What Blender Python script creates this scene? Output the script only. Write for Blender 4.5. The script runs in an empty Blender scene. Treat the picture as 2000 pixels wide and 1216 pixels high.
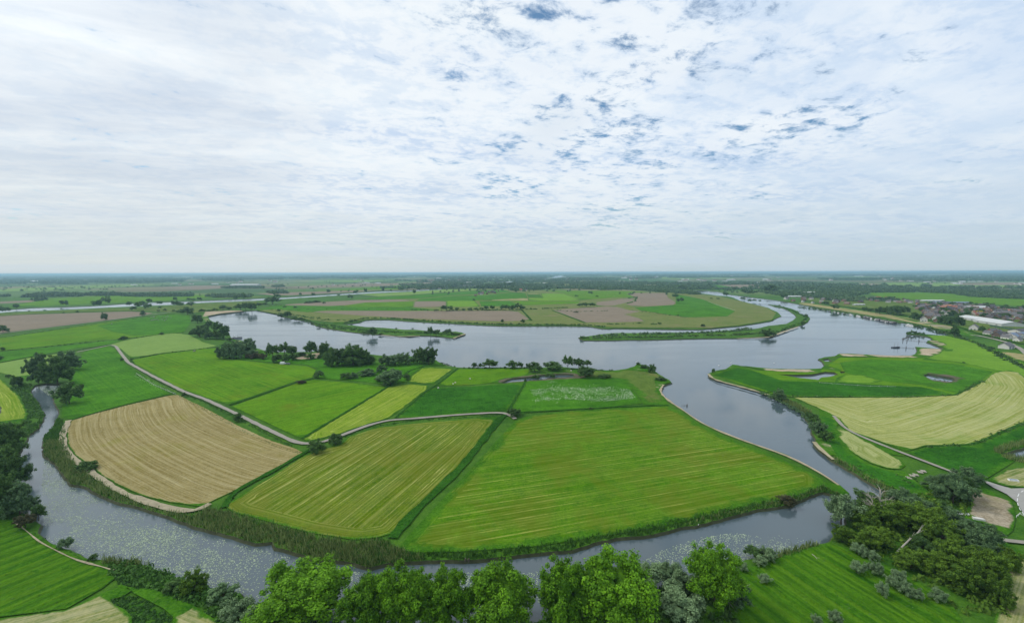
import bpy, math, random
import numpy as np
from mathutils import Vector, Matrix, geometry
R = math.radians
random.seed(7)
rng = np.random.default_rng(11)
scn = bpy.context.scene
COL = scn.collection

# ------------------------------------------------------------------ camera
H = 90.0                                   # drone height in metres above the meadows
F = 839.0                                  # focal length in photograph pixels (100 degrees across)
PITCH, ROLL = R(5.2), R(-0.17)
cd = bpy.data.cameras.new('camera'); cam = bpy.data.objects.new('camera', cd); COL.objects.link(cam)
cd.sensor_width = 36.0; cd.lens = 36.0 * F / 2000.0
cd.clip_start = 1.0; cd.clip_end = 120000.0
cam.matrix_world = Matrix.Translation((0, 0, H)) @ Matrix.Rotation(math.pi/2 - PITCH, 4, 'X') @ Matrix.Rotation(ROLL, 4, 'Z')
scn.camera = cam
scn.render.resolution_x, scn.render.resolution_y = 1024, 622
RM = cam.matrix_world.to_3x3()

# ------------------------------------------------------------------ sky, sun, exposure
SUN_AZ, SUN_EL = R(-72), R(47)             # azimuth from +Y (ahead), negative = left
sd = Vector((math.sin(SUN_AZ)*math.cos(SUN_EL), math.cos(SUN_AZ)*math.cos(SUN_EL), math.sin(SUN_EL)))
world = bpy.data.worlds.new('World'); scn.world = world; world.use_nodes = True
scn.view_settings.view_transform = 'Standard'; scn.view_settings.look = 'None'
scn.view_settings.exposure = 0.0; scn.view_settings.gamma = 1.0; scn.view_settings.use_curve_mapping = False
ld = bpy.data.lights.new('sun', 'SUN'); ld.energy = 1.5; ld.angle = R(10); ld.color = (1.0, 0.95, 0.86)
sun = bpy.data.objects.new('sun', ld); COL.objects.link(sun); sun.location = (0, 0, 300)
sun.rotation_euler = (-sd).to_track_quat('-Z', 'Y').to_euler()


class NT:
    """tiny helper for node graphs"""
    def __init__(s, tree):
        s.t = tree; s.n = tree.nodes; s.l = tree.links
    def node(s, typ, ins=None, **kw):
        n = s.n.new(typ)
        for k, v in kw.items(): setattr(n, k, v)
        if ins:
            for k, v in ins.items():
                sk = n.inputs[k]
                if hasattr(v, 'is_output') or isinstance(v, bpy.types.NodeSocket): s.l.new(v, sk)
                else: sk.default_value = v
        return n
    def math(s, op, a, b=0.0, c=None, clamp=False):
        n = s.n.new('ShaderNodeMath'); n.operation = op; n.use_clamp = clamp
        for i, v in enumerate((a, b, c)):
            if v is None: continue
            if isinstance(v, bpy.types.NodeSocket): s.l.new(v, n.inputs[i])
            else: n.inputs[i].default_value = v
        return n.outputs[0]
    def mix(s, f, a, b, mode='MIX'):
        n = s.n.new('ShaderNodeMix'); n.data_type = 'RGBA'; n.blend_type = mode; n.clamp_factor = True
        for k, v in ((0, f), (6, a), (7, b)):
            if isinstance(v, bpy.types.NodeSocket): s.l.new(v, n.inputs[k])
            else: n.inputs[k].default_value = (v if k == 0 else (tuple(v) + (1.0,) if len(v) == 3 else v))
        return n.outputs[2]
    def noise(s, vec, scale, detail=2.0, rough=0.5, dist=0.0):
        n = s.node('ShaderNodeTexNoise', {'Scale': scale, 'Detail': detail, 'Roughness': rough, 'Distortion': dist})
        s.l.new(vec, n.inputs['Vector']); return n.outputs['Fac']
    def smooth(s, v, lo, hi):
        n = s.node('ShaderNodeMapRange', {'From Min': lo, 'From Max': hi, 'To Min': 0.0, 'To Max': 1.0})
        n.interpolation_type = 'SMOOTHSTEP'; s.l.new(v, n.inputs['Value']); return n.outputs[0]
    def comb(s, x, y, z):
        n = s.n.new('ShaderNodeCombineXYZ')
        for i, v in enumerate((x, y, z)):
            if isinstance(v, bpy.types.NodeSocket): s.l.new(v, n.inputs[i])
            else: n.inputs[i].default_value = v
        return n.outputs[0]
    def sep(s, v):
        n = s.n.new('ShaderNodeSeparateXYZ'); s.l.new(v, n.inputs[0]); return n.outputs
    def dot(s, v, d):
        n = s.n.new('ShaderNodeVectorMath'); n.operation = 'DOT_PRODUCT'; s.l.new(v, n.inputs[0]); n.inputs[1].default_value = d
        return n.outputs['Value']


def build_sky():
    g = NT(world.node_tree); g.n.clear()
    out = g.n.new('ShaderNodeOutputWorld'); bg = g.n.new('ShaderNodeBackground'); g.l.new(bg.outputs[0], out.inputs[0])
    tc = g.n.new('ShaderNodeTexCoord'); d = tc.outputs['Generated']
    sky = g.n.new('ShaderNodeTexSky'); sky.sky_type = 'NISHITA'; sky.sun_disc = False
    sky.sun_elevation = SUN_EL; sky.sun_rotation = SUN_AZ % (2*math.pi); sky.air_density = 1.0; sky.dust_density = 1.0
    blue = g.mix(1.0, sky.outputs[0], (0.045, 0.088, 0.108), 'MULTIPLY')
    x, y, z = g.sep(d)
    zc = g.math('MAXIMUM', z, 0.0)
    k = g.math('DIVIDE', 1.0, g.math('ADD', zc, 0.10))
    px, py = g.math('MULTIPLY', x, k), g.math('MULTIPLY', y, k)
    p = g.comb(px, py, 0.0)
    big = g.noise(p, 0.55, 3.0, 0.5, 0.3)
    med = g.noise(p, 1.6, 5.0, 0.55, 0.5)
    # streaky veil, drawn out along one wind direction
    wx = g.math('ADD', g.math('MULTIPLY', px, 0.94), g.math('MULTIPLY', py, 0.34))
    wy = g.math('SUBTRACT', g.math('MULTIPLY', py, 0.94), g.math('MULTIPLY', px, 0.34))
    veil = g.noise(g.comb(g.math('MULTIPLY', wx, 0.62), g.math('MULTIPLY', wy, 1.7), 3.0), 1.3, 6.0, 0.62, 0.4)
    cells = g.noise(g.comb(g.math('MULTIPLY', wx, 1.0), g.math('MULTIPLY', wy, 1.15), 7.0), 7.5, 7.0, 0.66, 0.25)
    s_sun = g.math('MAXIMUM', g.dot(d, tuple(sd)), 0.0)
    glow = g.math('POWER', s_sun, 3.0); glow2 = g.math('POWER', s_sun, 14.0)
    # cloud deck colour
    c = g.mix(g.smooth(veil, 0.30, 0.68), (0.55, 0.69, 0.89), (0.81, 0.90, 0.98))
    c = g.mix(g.math('MULTIPLY', g.smooth(cells, 0.40, 0.58), 0.70), c, (0.92, 0.965, 1.0))
    # thicker grey patches of the deck
    grey = g.math('MULTIPLY', g.smooth(big, 0.52, 0.70), 0.55)
    c = g.mix(grey, c, (0.56, 0.67, 0.80))
    gp = g.math('MULTIPLY', g.smooth(g.dot(d, tuple(Vector((-0.72, 0.80, 0.36)).normalized())), 0.93, 0.99), g.smooth(veil, 0.80, 0.30))
    c = g.mix(g.math('MULTIPLY', gp, 0.75), c, (0.50, 0.60, 0.74))
    # bluer, thinner towards the right
    right = g.smooth(g.math('ADD', g.math('MULTIPLY', x, 0.8), g.math('MULTIPLY', g.math('SUBTRACT', med, 0.5), 1.1)), 0.15, 0.75)
    c = g.mix(g.math('MULTIPLY', right, 0.60), c, (0.55, 0.70, 0.90))
    # brighter deck round the hidden sun
    c = g.mix(g.math('MULTIPLY', glow, 0.55), c, (0.98, 1.0, 0.98))
    add = g.math('ADD', g.math('MULTIPLY', glow2, 1.1), 1.0)
    vm = g.n.new('ShaderNodeVectorMath'); vm.operation = 'SCALE'; g.l.new(c, vm.inputs[0]); g.l.new(add, vm.inputs['Scale'])
    c = vm.outputs[0]
    # holes between the cells where blue sky shows
    where = g.smooth(g.dot(d, tuple(Vector((0.20, 0.86, 0.50)).normalized())), 0.84, 0.985)
    h = g.math('ADD', g.math('MULTIPLY', g.math('SUBTRACT', 1.0, cells), 0.62), g.math('MULTIPLY', g.math('SUBTRACT', 1.0, med), 0.38))
    h = g.math('ADD', h, g.math('MULTIPLY', where, 0.075))
    hole = g.smooth(h, 0.585, 0.715)
    c = g.mix(g.math('MULTIPLY', hole, 0.9), c, blue)
    # milky band above the horizon
    hz = g.math('POWER', g.math('SUBTRACT', 1.0, g.math('MINIMUM', g.math('MULTIPLY', zc, 3.2), 1.0)), 2.0)
    hcol = g.mix(g.smooth(x, -0.75, 0.6), (0.66, 0.72, 0.71), (0.50, 0.61, 0.66))
    hstreak = g.noise(g.comb(g.math('MULTIPLY', x, 1.2), g.math('MULTIPLY', z, 16.0), 2.0), 1.8, 4.0, 0.55, 0.3)
    hcol = g.mix(g.math('MULTIPLY', g.smooth(hstreak, 0.40, 0.66), 0.35), hcol, (0.56, 0.68, 0.82))
    c = g.mix(g.math('MULTIPLY', hz, 0.95), c, hcol)
    g.l.new(c, bg.inputs[0]); bg.inputs[1].default_value = 1.0
build_sky()

# ------------------------------------------------------------------ ground coordinates
def at(px, py, z=0.0):
    """the ground point seen at a pixel of the photograph"""
    v = RM @ Vector(((px - 1000.0) / F, (608.0 - py) / F, -1.0))
    if v.z > -0.0022: v.z = -0.0022
    t = (H - z) / -v.z
    return Vector((v.x * t, v.y * t, z))

def P(s):
    """'x,y x,y ...' -> list of ground points"""
    return [at(*map(float, q.split(','))).xy for q in s.split()]

def depth(px, py):
    return at(px, py).y

# ------------------------------------------------------------------ naming helpers
def tag(o, label=None, cat=None, group=None, kind=None):
    if label: o['label'] = label
    if cat: o['category'] = cat
    if group: o['group'] = group
    if kind: o['kind'] = kind
    return o

def link_mesh(name, me, mats, parent=None):
    o = bpy.data.objects.new(name, me); COL.objects.link(o)
    for m in (mats if isinstance(mats, (list, tuple)) else [mats]): me.materials.append(m)
    if parent: o.parent = parent
    return o

def mesh_np(name, V, Fc, mats, parent=None, smooth=False, tint=None, midx=None):
    me = bpy.data.meshes.new(name)
    me.from_pydata([tuple(v) for v in V], [], [tuple(f) for f in Fc]) if not isinstance(Fc, np.ndarray) else fast_mesh(me, V, Fc)
    if tint is not None:
        a = me.attributes.new('tint', 'FLOAT', 'FACE'); a.data.foreach_set('value', np.asarray(tint, dtype=np.float32))
    if midx is not None: me.polygons.foreach_set('material_index', np.asarray(midx, dtype=np.int32))
    if smooth: me.polygons.foreach_set('use_smooth', [True]*len(me.polygons))
    me.update()
    return link_mesh(name, me, mats, parent)

def fast_mesh(me, V, Fc):
    V = np.asarray(V, dtype=np.float32); Fc = np.asarray(Fc, dtype=np.int32)
    n, k = Fc.shape
    me.vertices.add(len(V)); me.vertices.foreach_set('co', V.ravel())
    me.loops.add(n*k); me.loops.foreach_set('vertex_index', Fc.ravel())
    me.polygons.add(n); me.polygons.foreach_set('loop_start', np.arange(0, n*k, k, dtype=np.int32))
    me.polygons.foreach_set('loop_total', np.full(n, k, dtype=np.int32))
    me.update(calc_edges=True)

# ------------------------------------------------------------------ materials
def new_mat(name):
    m = bpy.data.materials.new(name); m.use_nodes = True; g = NT(m.node_tree)
    b = g.n['Principled BSDF']; return m, g, b

def plain(name, col, rough=0.8, var=0.12, scale=0.5, metal=0.0, spec=0.3):
    m, g, b = new_mat(name)
    geo = g.n.new('ShaderNodeNewGeometry')
    n = g.noise(geo.outputs['Position'], scale, 3.0)
    c = g.mix(n, tuple(c*(1-var) for c in col), tuple(min(1, c*(1+var)) for c in col))
    g.l.new(c, b.inputs['Base Color']); b.inputs['Roughness'].default_value = rough
    b.inputs['Metallic'].default_value = metal; b.inputs['Specular IOR Level'].default_value = spec
    return m

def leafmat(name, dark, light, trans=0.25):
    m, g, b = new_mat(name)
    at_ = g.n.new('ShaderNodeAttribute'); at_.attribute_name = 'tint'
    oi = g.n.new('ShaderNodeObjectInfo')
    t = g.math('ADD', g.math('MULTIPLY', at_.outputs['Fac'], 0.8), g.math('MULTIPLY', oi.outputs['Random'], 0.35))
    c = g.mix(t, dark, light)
    g.l.new(c, b.inputs['Base Color']); b.inputs['Roughness'].default_value = 0.75
    b.inputs['Specular IOR Level'].default_value = 0.2
    tr = g.n.new('ShaderNodeBsdfTranslucent'); g.l.new(c, tr.inputs[0])
    ms = g.n.new('ShaderNodeMixShader'); ms.inputs[0].default_value = trans
    g.l.new(b.outputs[0], ms.inputs[1]); g.l.new(tr.outputs[0], ms.inputs[2])
    g.l.new(ms.outputs[0], g.n['Material Output'].inputs[0])
    return m

def grassmat(name, dark, light, third=None, rows=None, rowcol=None, head=0.0, rowamt=0.8, patch=0.55, streak=0.0, fine=1.0, bump=0.25, patchscale=0.022, soft=0.0, thin=False, trough_shade=None, tlo=0.52):
    """meadow, mown or bare field. Attribute 'uvw' = (across rows, along rows, distance to the field edge), in metres"""
    m, g, b = new_mat(name)
    geo = g.n.new('ShaderNodeNewGeometry'); pos = geo.outputs['Position']
    n1 = g.noise(pos, patchscale, 4.0, 0.6, 0.4); n2 = g.noise(pos, 0.16, 4.0, 0.62); n3 = g.noise(pos, 1.3, 3.0, 0.7)
    f = g.math('ADD', g.math('MULTIPLY', g.math('SUBTRACT', n1, 0.5), 2.2*patch), g.math('MULTIPLY', g.math('SUBTRACT', n2, 0.5), 1.3))
    f = g.math('ADD', f, g.math('MULTIPLY', g.math('SUBTRACT', n3, 0.5), 1.6*fine))
    f = g.math('ADD', f, 0.5, clamp=True)
    c = g.mix(f, dark, light)
    if third: c = g.mix(g.smooth(g.noise(pos, 0.03, 5.0, 0.65, 0.6), tlo, tlo+0.20), c, third)
    n4 = g.noise(pos, 0.42, 5.0, 0.7, 0.6); n6 = g.noise(pos, 0.07, 5.0, 0.7, 0.8)
    c = g.mix(g.math('MULTIPLY', g.smooth(n4, 0.54, 0.70), 0.38), c, tuple(v*0.62 for v in dark))
    c = g.mix(g.math('MULTIPLY', g.smooth(n6, 0.55, 0.72), 0.40), c, tuple(min(1, v*1.22+0.012) for v in light))
    hgt = n3
    if rows or streak:
        a = g.n.new('ShaderNodeAttribute'); a.attribute_name = 'uvw'
        u, v, e = g.sep(a.outputs['Vector'])
        if head:
            hd = g.math('LESS_THAN', e, g.math('ADD', head, g.math('MULTIPLY', g.math('SUBTRACT', n2, 0.5), head*0.5)))
            u = g.math('ADD', g.math('MULTIPLY', e, hd), g.math('MULTIPLY', u, g.math('SUBTRACT', 1.0, hd)))
        wob = g.noise(pos, 0.008, 2.0)
        uu = g.math('ADD', u, g.math('MULTIPLY', g.math('SUBTRACT', wob, 0.5), 2.0))
        st = g.noise(g.comb(g.math('MULTIPLY', uu, 0.75), g.math('MULTIPLY', v, 0.010), 0.0), 1.0, 4.0, 0.7)
        if streak: c = g.mix(g.math('MULTIPLY', g.smooth(st, 0.38, 0.66), streak), c, rowcol or light)
        if rows:
            sn = g.math('SINE', g.math('MULTIPLY', uu, 2*math.pi/rows))
            brk = g.noise(g.comb(g.math('MULTIPLY', uu, 0.35), g.math('MULTIPLY', v, 0.035), 5.0), 1.0, 4.0, 0.75)
            if thin:            # narrow swaths of hay, broken here and there, with finer ones between
                big = g.smooth(g.noise(pos, 0.011, 3.0, 0.6), 0.36, 0.60)
                s = g.math('MULTIPLY', g.smooth(sn, 0.80, 1.0), g.smooth(brk, 0.42, 0.62))
                sn2 = g.math('SINE', g.math('MULTIPLY', uu, 2*math.pi/(rows*0.41)))
                brk2 = g.noise(g.comb(g.math('MULTIPLY', uu, 0.8), g.math('MULTIPLY', v, 0.05), 9.0), 1.0, 4.0, 0.75)
                s = g.math('ADD', s, g.math('MULTIPLY', g.math('MULTIPLY', g.smooth(sn2, 0.3, 1.0), g.smooth(brk2, 0.42, 0.64)), 0.55))
                s = g.math('MULTIPLY', s, g.math('ADD', 0.25, g.math('MULTIPLY', big, 0.9)))
            else:
                s = g.smooth(g.math('ADD', sn, g.math('MULTIPLY', g.math('SUBTRACT', brk, 0.5), 3.0)), 0.0, 1.5)
            if trough_shade: c = g.mix(g.math('MULTIPLY', g.smooth(g.math('ADD', g.math('MULTIPLY', sn, -1.0), g.math('MULTIPLY', g.math('SUBTRACT', brk, 0.5), 5.0)), 0.0, 1.9), 0.65), c, trough_shade)  # shade between the ridges, put into the colour
            s = g.math('MULTIPLY', s, g.math('ADD', 0.1, g.math('MULTIPLY', n3, 1.7)), clamp=True)
            c = g.mix(g.math('MULTIPLY', s, rowamt), c, rowcol or light)
            hgt = g.math('ADD', n3, s)
    if soft:                    # the patch thins out into the grass around it
        a2 = g.n.new('ShaderNodeAttribute'); a2.attribute_name = 'uvw'
        e2 = g.sep(a2.outputs['Vector'])[2]; n5 = g.noise(pos, 0.09, 5.0, 0.7)
        k = g.smooth(g.math('ADD', e2, g.math('MULTIPLY', g.math('SUBTRACT', n5, 0.56), soft*4.5)), 0.0, soft)
        c = g.mix(k, g.mix(f, (0.018, 0.080, 0.004), (0.070, 0.190, 0.011)), c)
    g.l.new(c, b.inputs['Base Color']); b.inputs['Roughness'].default_value = 0.9
    b.inputs['Specular IOR Level'].default_value = 0.02
    if bump:
        bp = g.node('ShaderNodeBump', {'Strength': bump, 'Distance': 0.6, 'Height': hgt})
        g.l.new(bp.outputs[0], b.inputs['Normal'])
    return m

M = {}
M['lush'] = grassmat('lush_meadow', (0.016, 0.082, 0.004), (0.066, 0.215, 0.010), streak=0.28, rowcol=(0.11, 0.25, 0.012), soft=2.0, fine=1.5, patch=0.8)
M['dark'] = grassmat('tall_meadow', (0.008, 0.052, 0.004), (0.036, 0.150, 0.009), streak=0.18, fine=1.8, patch=0.8, rowcol=(0.06, 0.18, 0.012), soft=2.0)
M['green'] = grassmat('green_meadow', (0.030, 0.115, 0.003), (0.090, 0.235, 0.007), rows=6.0, rowamt=0.40, streak=0.45, rowcol=(0.17, 0.27, 0.012), thin=True, third=(0.085, 0.135, 0.008), fine=1.5, soft=0.8, patch=0.8)
M['lime'] = grassmat('lime_meadow', (0.070, 0.180, 0.010), (0.150, 0.300, 0.022), rows=8.0, rowamt=0.25, streak=0.35, rowcol=(0.20, 0.31, 0.04), soft=3.0, fine=1.4)
M['pale'] = grassmat('pale_meadow', (0.095, 0.195, 0.030), (0.185, 0.295, 0.065), rows=5.0, rowamt=0.3, streak=0.4, rowcol=(0.25, 0.33, 0.10), fine=1.4, soft=0.8)
M['mown'] = grassmat('mown_hay_meadow', (0.036, 0.092, 0.001), (0.110, 0.172, 0.004), third=(0.098, 0.132, 0.006), tlo=0.42, rows=4.6, rowamt=0.80, streak=0.24, rowcol=(0.42, 0.42, 0.13), head=6.0, bump=0.4, soft=1.2, thin=True, fine=1.5)
M['mown2'] = grassmat('mown_green_meadow', (0.026, 0.112, 0.001), (0.085, 0.205, 0.002), third=(0.074, 0.132, 0.003), tlo=0.42, rows=4.3, rowamt=0.62, streak=0.17, rowcol=(0.36, 0.38, 0.085), head=4.5, bump=0.4, patchscale=0.012, soft=4.0, thin=True, fine=1.5)
M['yellowgreen'] = grassmat('yellow_green_meadow', (0.080, 0.165, 0.005), (0.165, 0.265, 0.010), rows=4.4, rowamt=0.8, streak=0.4, rowcol=(0.38, 0.41, 0.09), head=6.0, soft=1.2, thin=True, fine=1.5)
M['stubble'] = grassmat('tan_stubble', (0.165, 0.130, 0.038), (0.280, 0.230, 0.090), third=(0.185, 0.165, 0.030), rows=4.4, rowamt=0.55, streak=0.40, rowcol=(0.48, 0.42, 0.23), bump=0.5, thin=True, fine=1.6, soft=0.5)
M['stubble2'] = grassmat('yellow_stubble', (0.175, 0.220, 0.034), (0.310, 0.325, 0.090), third=(0.15, 0.23, 0.022), rows=4.6, rowamt=0.60, streak=0.42, rowcol=(0.54, 0.53, 0.28), bump=0.5, thin=True, fine=1.6, soft=0.8)
M['oval'] = grassmat('striped_aftermath', (0.13, 0.19, 0.030), (0.26, 0.29, 0.085), rows=4.0, rowamt=0.7, streak=0.5, rowcol=(0.45, 0.46, 0.22), head=14.0, thin=True, fine=1.6, soft=1.0)
M['bare'] = grassmat('bare_soil', (0.150, 0.120, 0.082), (0.235, 0.190, 0.140), rows=6.0, rowamt=0.25, streak=0.45, rowcol=(0.28, 0.23, 0.17), bump=0.2, fine=1.4, soft=1.0)
M['dry'] = grassmat('dry_grass', (0.14, 0.155, 0.040), (0.36, 0.30, 0.145), third=(0.075, 0.135, 0.012), streak=0.5, rowcol=(0.42, 0.36, 0.2), soft=4.0, fine=1.5)
M['rough'] = grassmat('rough_grass', (0.055, 0.105, 0.014), (0.125, 0.185, 0.034), third=(0.17, 0.16, 0.06), soft=4.0, fine=1.7)
M['drygreen'] = grassmat('dry_green_grass', (0.070, 0.135, 0.018), (0.165, 0.195, 0.050), third=(0.20, 0.165, 0.085), streak=0.4, rowcol=(0.21, 0.18, 0.10), soft=3.0)
M['ridge'] = grassmat('ridged_meadow', (0.022, 0.095, 0.004), (0.060, 0.175, 0.007), rows=5.2, rowamt=0.45, streak=0.42, rowcol=(0.125, 0.255, 0.012), trough_shade=(0.010, 0.050, 0.003), bump=0.8, soft=1.2, fine=1.8)  # shading of ridges and troughs painted as light and dark rows
M['sand'] = grassmat('sand', (0.30, 0.235, 0.150), (0.50, 0.41, 0.30), third=(0.20, 0.17, 0.09), soft=2.2)
M['mud'] = grassmat('wet_mud', (0.075, 0.070, 0.045), (0.150, 0.130, 0.090), third=(0.05, 0.08, 0.02), soft=3.0)
M['sandline'] = plain('shore_sand', (0.34, 0.29, 0.18), 0.9, 0.5, 0.25)
M['track'] = plain('gravel_track', (0.27, 0.25, 0.205), 0.9, 0.3, 0.9)
M['rubble'] = grassmat('trampled_straw', (0.20, 0.165, 0.10), (0.42, 0.36, 0.27), third=(0.20, 0.19, 0.07), soft=0.9, fine=1.6)
M['straw'] = plain('loose_straw', (0.30, 0.26, 0.17), 0.9, 0.55, 0.6)
M['dry2'] = grassmat('dry_bank_grass', (0.070, 0.135, 0.016), (0.27, 0.265, 0.090), third=(0.06, 0.125, 0.010), streak=0.55, rowcol=(0.46, 0.42, 0.25), soft=0.8, patchscale=0.10, fine=1.6, rows=4.0, rowamt=0.6, thin=True)
M['asphalt'] = plain('pale_asphalt', (0.30, 0.29, 0.265), 0.85, 0.15, 0.6)
M['bank'] = plain('earth_bank', (0.050, 0.058, 0.026), 0.9, 0.6, 0.5)
M['white'] = plain('white_paint', (0.80, 0.80, 0.78), 0.5, 0.05, 2.0)

def base_ground_mat():
    m, g, b = new_mat('countryside')
    geo = g.n.new('ShaderNodeNewGeometry'); pos = geo.outputs['Position']
    x, y, z = g.sep(pos)
    n1 = g.noise(pos, 0.02, 4.0, 0.6, 0.4); n2 = g.noise(pos, 0.2, 4.0, 0.65); n3 = g.noise(pos, 1.4, 3.0, 0.7)
    f = g.math('ADD', g.math('MULTIPLY', g.math('SUBTRACT', n1, 0.5), 1.6), g.math('MULTIPLY', g.math('SUBTRACT', n2, 0.5), 1.4))
    f = g.math('ADD', f, g.math('MULTIPLY', g.math('SUBTRACT', n3, 0.5), 1.6)); f = g.math('ADD', f, 0.5, clamp=True)
    near = g.mix(f, (0.016, 0.072, 0.004), (0.075, 0.175, 0.014))
    # the far plain is a patchwork of fields too distant to tell apart
    vor = g.node('ShaderNodeTexVoronoi', {'Scale': 1.0, 'Randomness': 0.75}); vor.distance = 'CHEBYCHEV'
    rx = g.math('ADD', g.math('MULTIPLY', x, 0.0022), g.math('MULTIPLY', y, 0.0006))
    ry = g.math('SUBTRACT', g.math('MULTIPLY', y, 0.0017), g.math('MULTIPLY', x, 0.0004))
    g.l.new(g.comb(rx, ry, 0.0), vor.inputs['Vector'])
    cr = g.n.new('ShaderNodeValToRGB'); cr.color_ramp.interpolation = 'CONSTANT'
    cols = [(0.0, (0.045, 0.105, 0.025)), (0.22, (0.085, 0.16, 0.035)), (0.40, (0.16, 0.135, 0.08)), (0.52, (0.05, 0.13, 0.03)), (0.70, (0.13, 0.19, 0.05)), (0.86, (0.20, 0.18, 0.09))]
    for i, (p_, c_) in enumerate(cols):
        e = cr.color_ramp.elements[i] if i < 2 else cr.color_ramp.elements.new(p_)
        e.position = p_; e.color = c_ + (1,)
    g.l.new(g.sep(vor.outputs['Color'])[0], cr.inputs[0])
    far = g.mix(g.math('MULTIPLY', n1, 0.4), cr.outputs[0], (0.05, 0.09, 0.03))
    c = g.mix(g.smooth(y, 1500.0, 1900.0), near, far)
    g.l.new(c, b.inputs['Base Color']); b.inputs['Roughness'].default_value = 0.95; b.inputs['Specular IOR Level'].default_value = 0.1
    bp = g.node('ShaderNodeBump', {'Strength': 0.25, 'Distance': 0.6, 'Height': n3}); g.l.new(bp.outputs[0], b.inputs['Normal'])
    return m
M['base'] = base_ground_mat()

def water_mat(name, deep, rough=0.05):
    m, g, b = new_mat(name)
    geo = g.n.new('ShaderNodeNewGeometry'); pos = geo.outputs['Position']; x, y, z = g.sep(pos)
    w = g.noise(g.comb(g.math('MULTIPLY', x, 0.25), y, 0.0), 0.012, 5.0, 0.6, 1.2)
    c = g.mix(w, tuple(v*0.85 for v in deep), tuple(v*1.2 for v in deep))
    g.l.new(c, b.inputs['Base Color']); b.inputs['IOR'].default_value = 1.6
    r = g.math('ADD', g.math('MULTIPLY', g.smooth(w, 0.42, 0.60), 0.13), rough)
    g.l.new(r, b.inputs['Roughness'])
    n = g.noise(g.comb(g.math('MULTIPLY', x, 0.8), y, 0.0), 0.7, 3.0, 0.6, 0.3)
    bp = g.node('ShaderNodeBump', {'Strength': 0.06, 'Distance': 0.2, 'Height': n}); g.l.new(bp.outputs[0], b.inputs['Normal'])
    return m
M['water'] = water_mat('river_water', (0.064, 0.090, 0.102))

# ------------------------------------------------------------------ water outlines, traced on the ground
LAKE = P('''404,618 412,616 430,613 460,610 482,607 505,606 535,608 545,613 550,618 570,621 592,626 610,628 612,632 618,636 640,641 680,647
 715,651 745,653 780,656 800,657 820,655 835,655 852,656 870,658 885,660 896,657 909,652 902,649 890,647 860,648 835,646 810,643.5 790,643.6
 750,640 712,638 690,635 670,634 680,632 700,630 715,625 730,624 760,624 800,627 820,628 850,630 880,631 910,633 950,635 1000,636 1050,636
 1100,636 1150,637 1175,641 1190,642 1200,641 1260,642 1330,643 1370,643 1400,640 1440,637 1480,631 1505,627 1518,620 1526,617 1520,610
 1506,604 1480,597 1460,591 1445,587 1432,581 1420,578 1400,577 1380,574 1370,573 1340,571 1344,567 1370,567 1380,567.5 1400,569.6 1412,572
 1424,575 1440,577 1460,579 1480,582 1500,584 1520,587 1540,590 1570,596 1600,601 1620,605 1640,608 1670,613 1690,619 1720,625 1750,628
 1770,631 1800,636 1820,642 1840,647 1856,652 1850,656 1830,654 1806,652 1796,650.5 1770,650 1772,652.5 1790,653.5 1806,656 1816,658 1823,663 1812,665
 1810,668 1820,671 1830,675 1844,681.6 1830,681 1800,678 1788,677 1792,684 1790,690 1780,694 1750,695 1720,694 1690,692 1660,690 1640,690
 1630,695 1610,697 1598,701 1606,705 1611,714 1604,719 1580,720 1560,721 1510,720 1476,717 1454,715 1430,712 1420,720 1400,723 1384,729 1386,736
 1400,742 1440,752 1480,763 1510,775 1528,783 1550,794 1570,806 1574,818 1584,826 1586,846 1594,858 1590,867 1598,876 1616,888 1624,897
 1644,908 1666,921 1693,938 1726,955 1732,966 1700,975 1670,985 1655,1005 1650,1028 1632,1043 1621,1057 1594,1062 1563,1070 1516,1082 1505,1084
 1454,1093 1430,1118 1340,1140 1250,1160 1150,1185 1043,1215 930,1214 800,1222 700,1216 600,1215 500,1195 470,1158 409,1147 354,1131 326,1120 293,1109 273,1098
 240,1096 193,1092 171,1090 138,1073 97,1060 83,1048 73,1040 80,1024 60,1010 40,1000 26,960 22,920 32,890 48,865 56,848 74,836 84,818 86,810 80,800 74,786
 62,772 60,760 68,752 90,748 124,750 118,760 104,778 112,794 116,808 108,820 104,834 88,848 85,860 86,888 110,905 124,924 138,944 166,949
 193,963 235,981 276,990 304,999 331,1007 373,1024 414,1036 456,1046 500,1060 533,1057 538,1068 580,1079 621,1091 676,1095 723,1107
 759,1098 800,1095 900,1093 993,1086 1049,1079 1118,1073 1159,1059 1214,1048 1255,1046 1290,1039 1330,1028 1357,1026 1390,1017 1440,1004
 1481,993 1542,986 1578,968 1606,960 1644,968 1660,966 1638,946 1619,932 1602,921 1577,908 1539,888 1490,872 1440,854 1400,838
 1370,824 1352,812 1328,796 1312,786 1292,770 1289,760 1296,752 1312,747 1308,742 1298,737 1284,728 1278,724 1266,718 1246,709 1238,716
 1220,721 1200,723 1160,722 1096,716 1060,717 970,717 920,718 894,717 874,714 860,708 850,702 800,695 745,694 712,690 680,689 626,686 584,687
 540,687 524,687 512,683 500,679 490,670 470,664 452,662 448,654 444,642 436,636 412,626''')
ISLE = P('''1130,659 1140,664 1170,664 1200,664 1230,663 1270,663 1340,661 1400,660 1440,660 1480,658 1510,657 1520,648 1540,641 1560,636 1570,633
 1578,628 1582,621 1576,616 1556,611 1560,608 1544,602 1520,596.5 1500,594 1512,598 1530,601.5 1540,606 1552,614 1556,619 1548,626 1536,632 1520,634
 1500,636 1480,641 1460,643 1420,645 1380,648 1340,649 1300,649 1240,650 1200,650 1190,651 1170,653 1150,656''')
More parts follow.
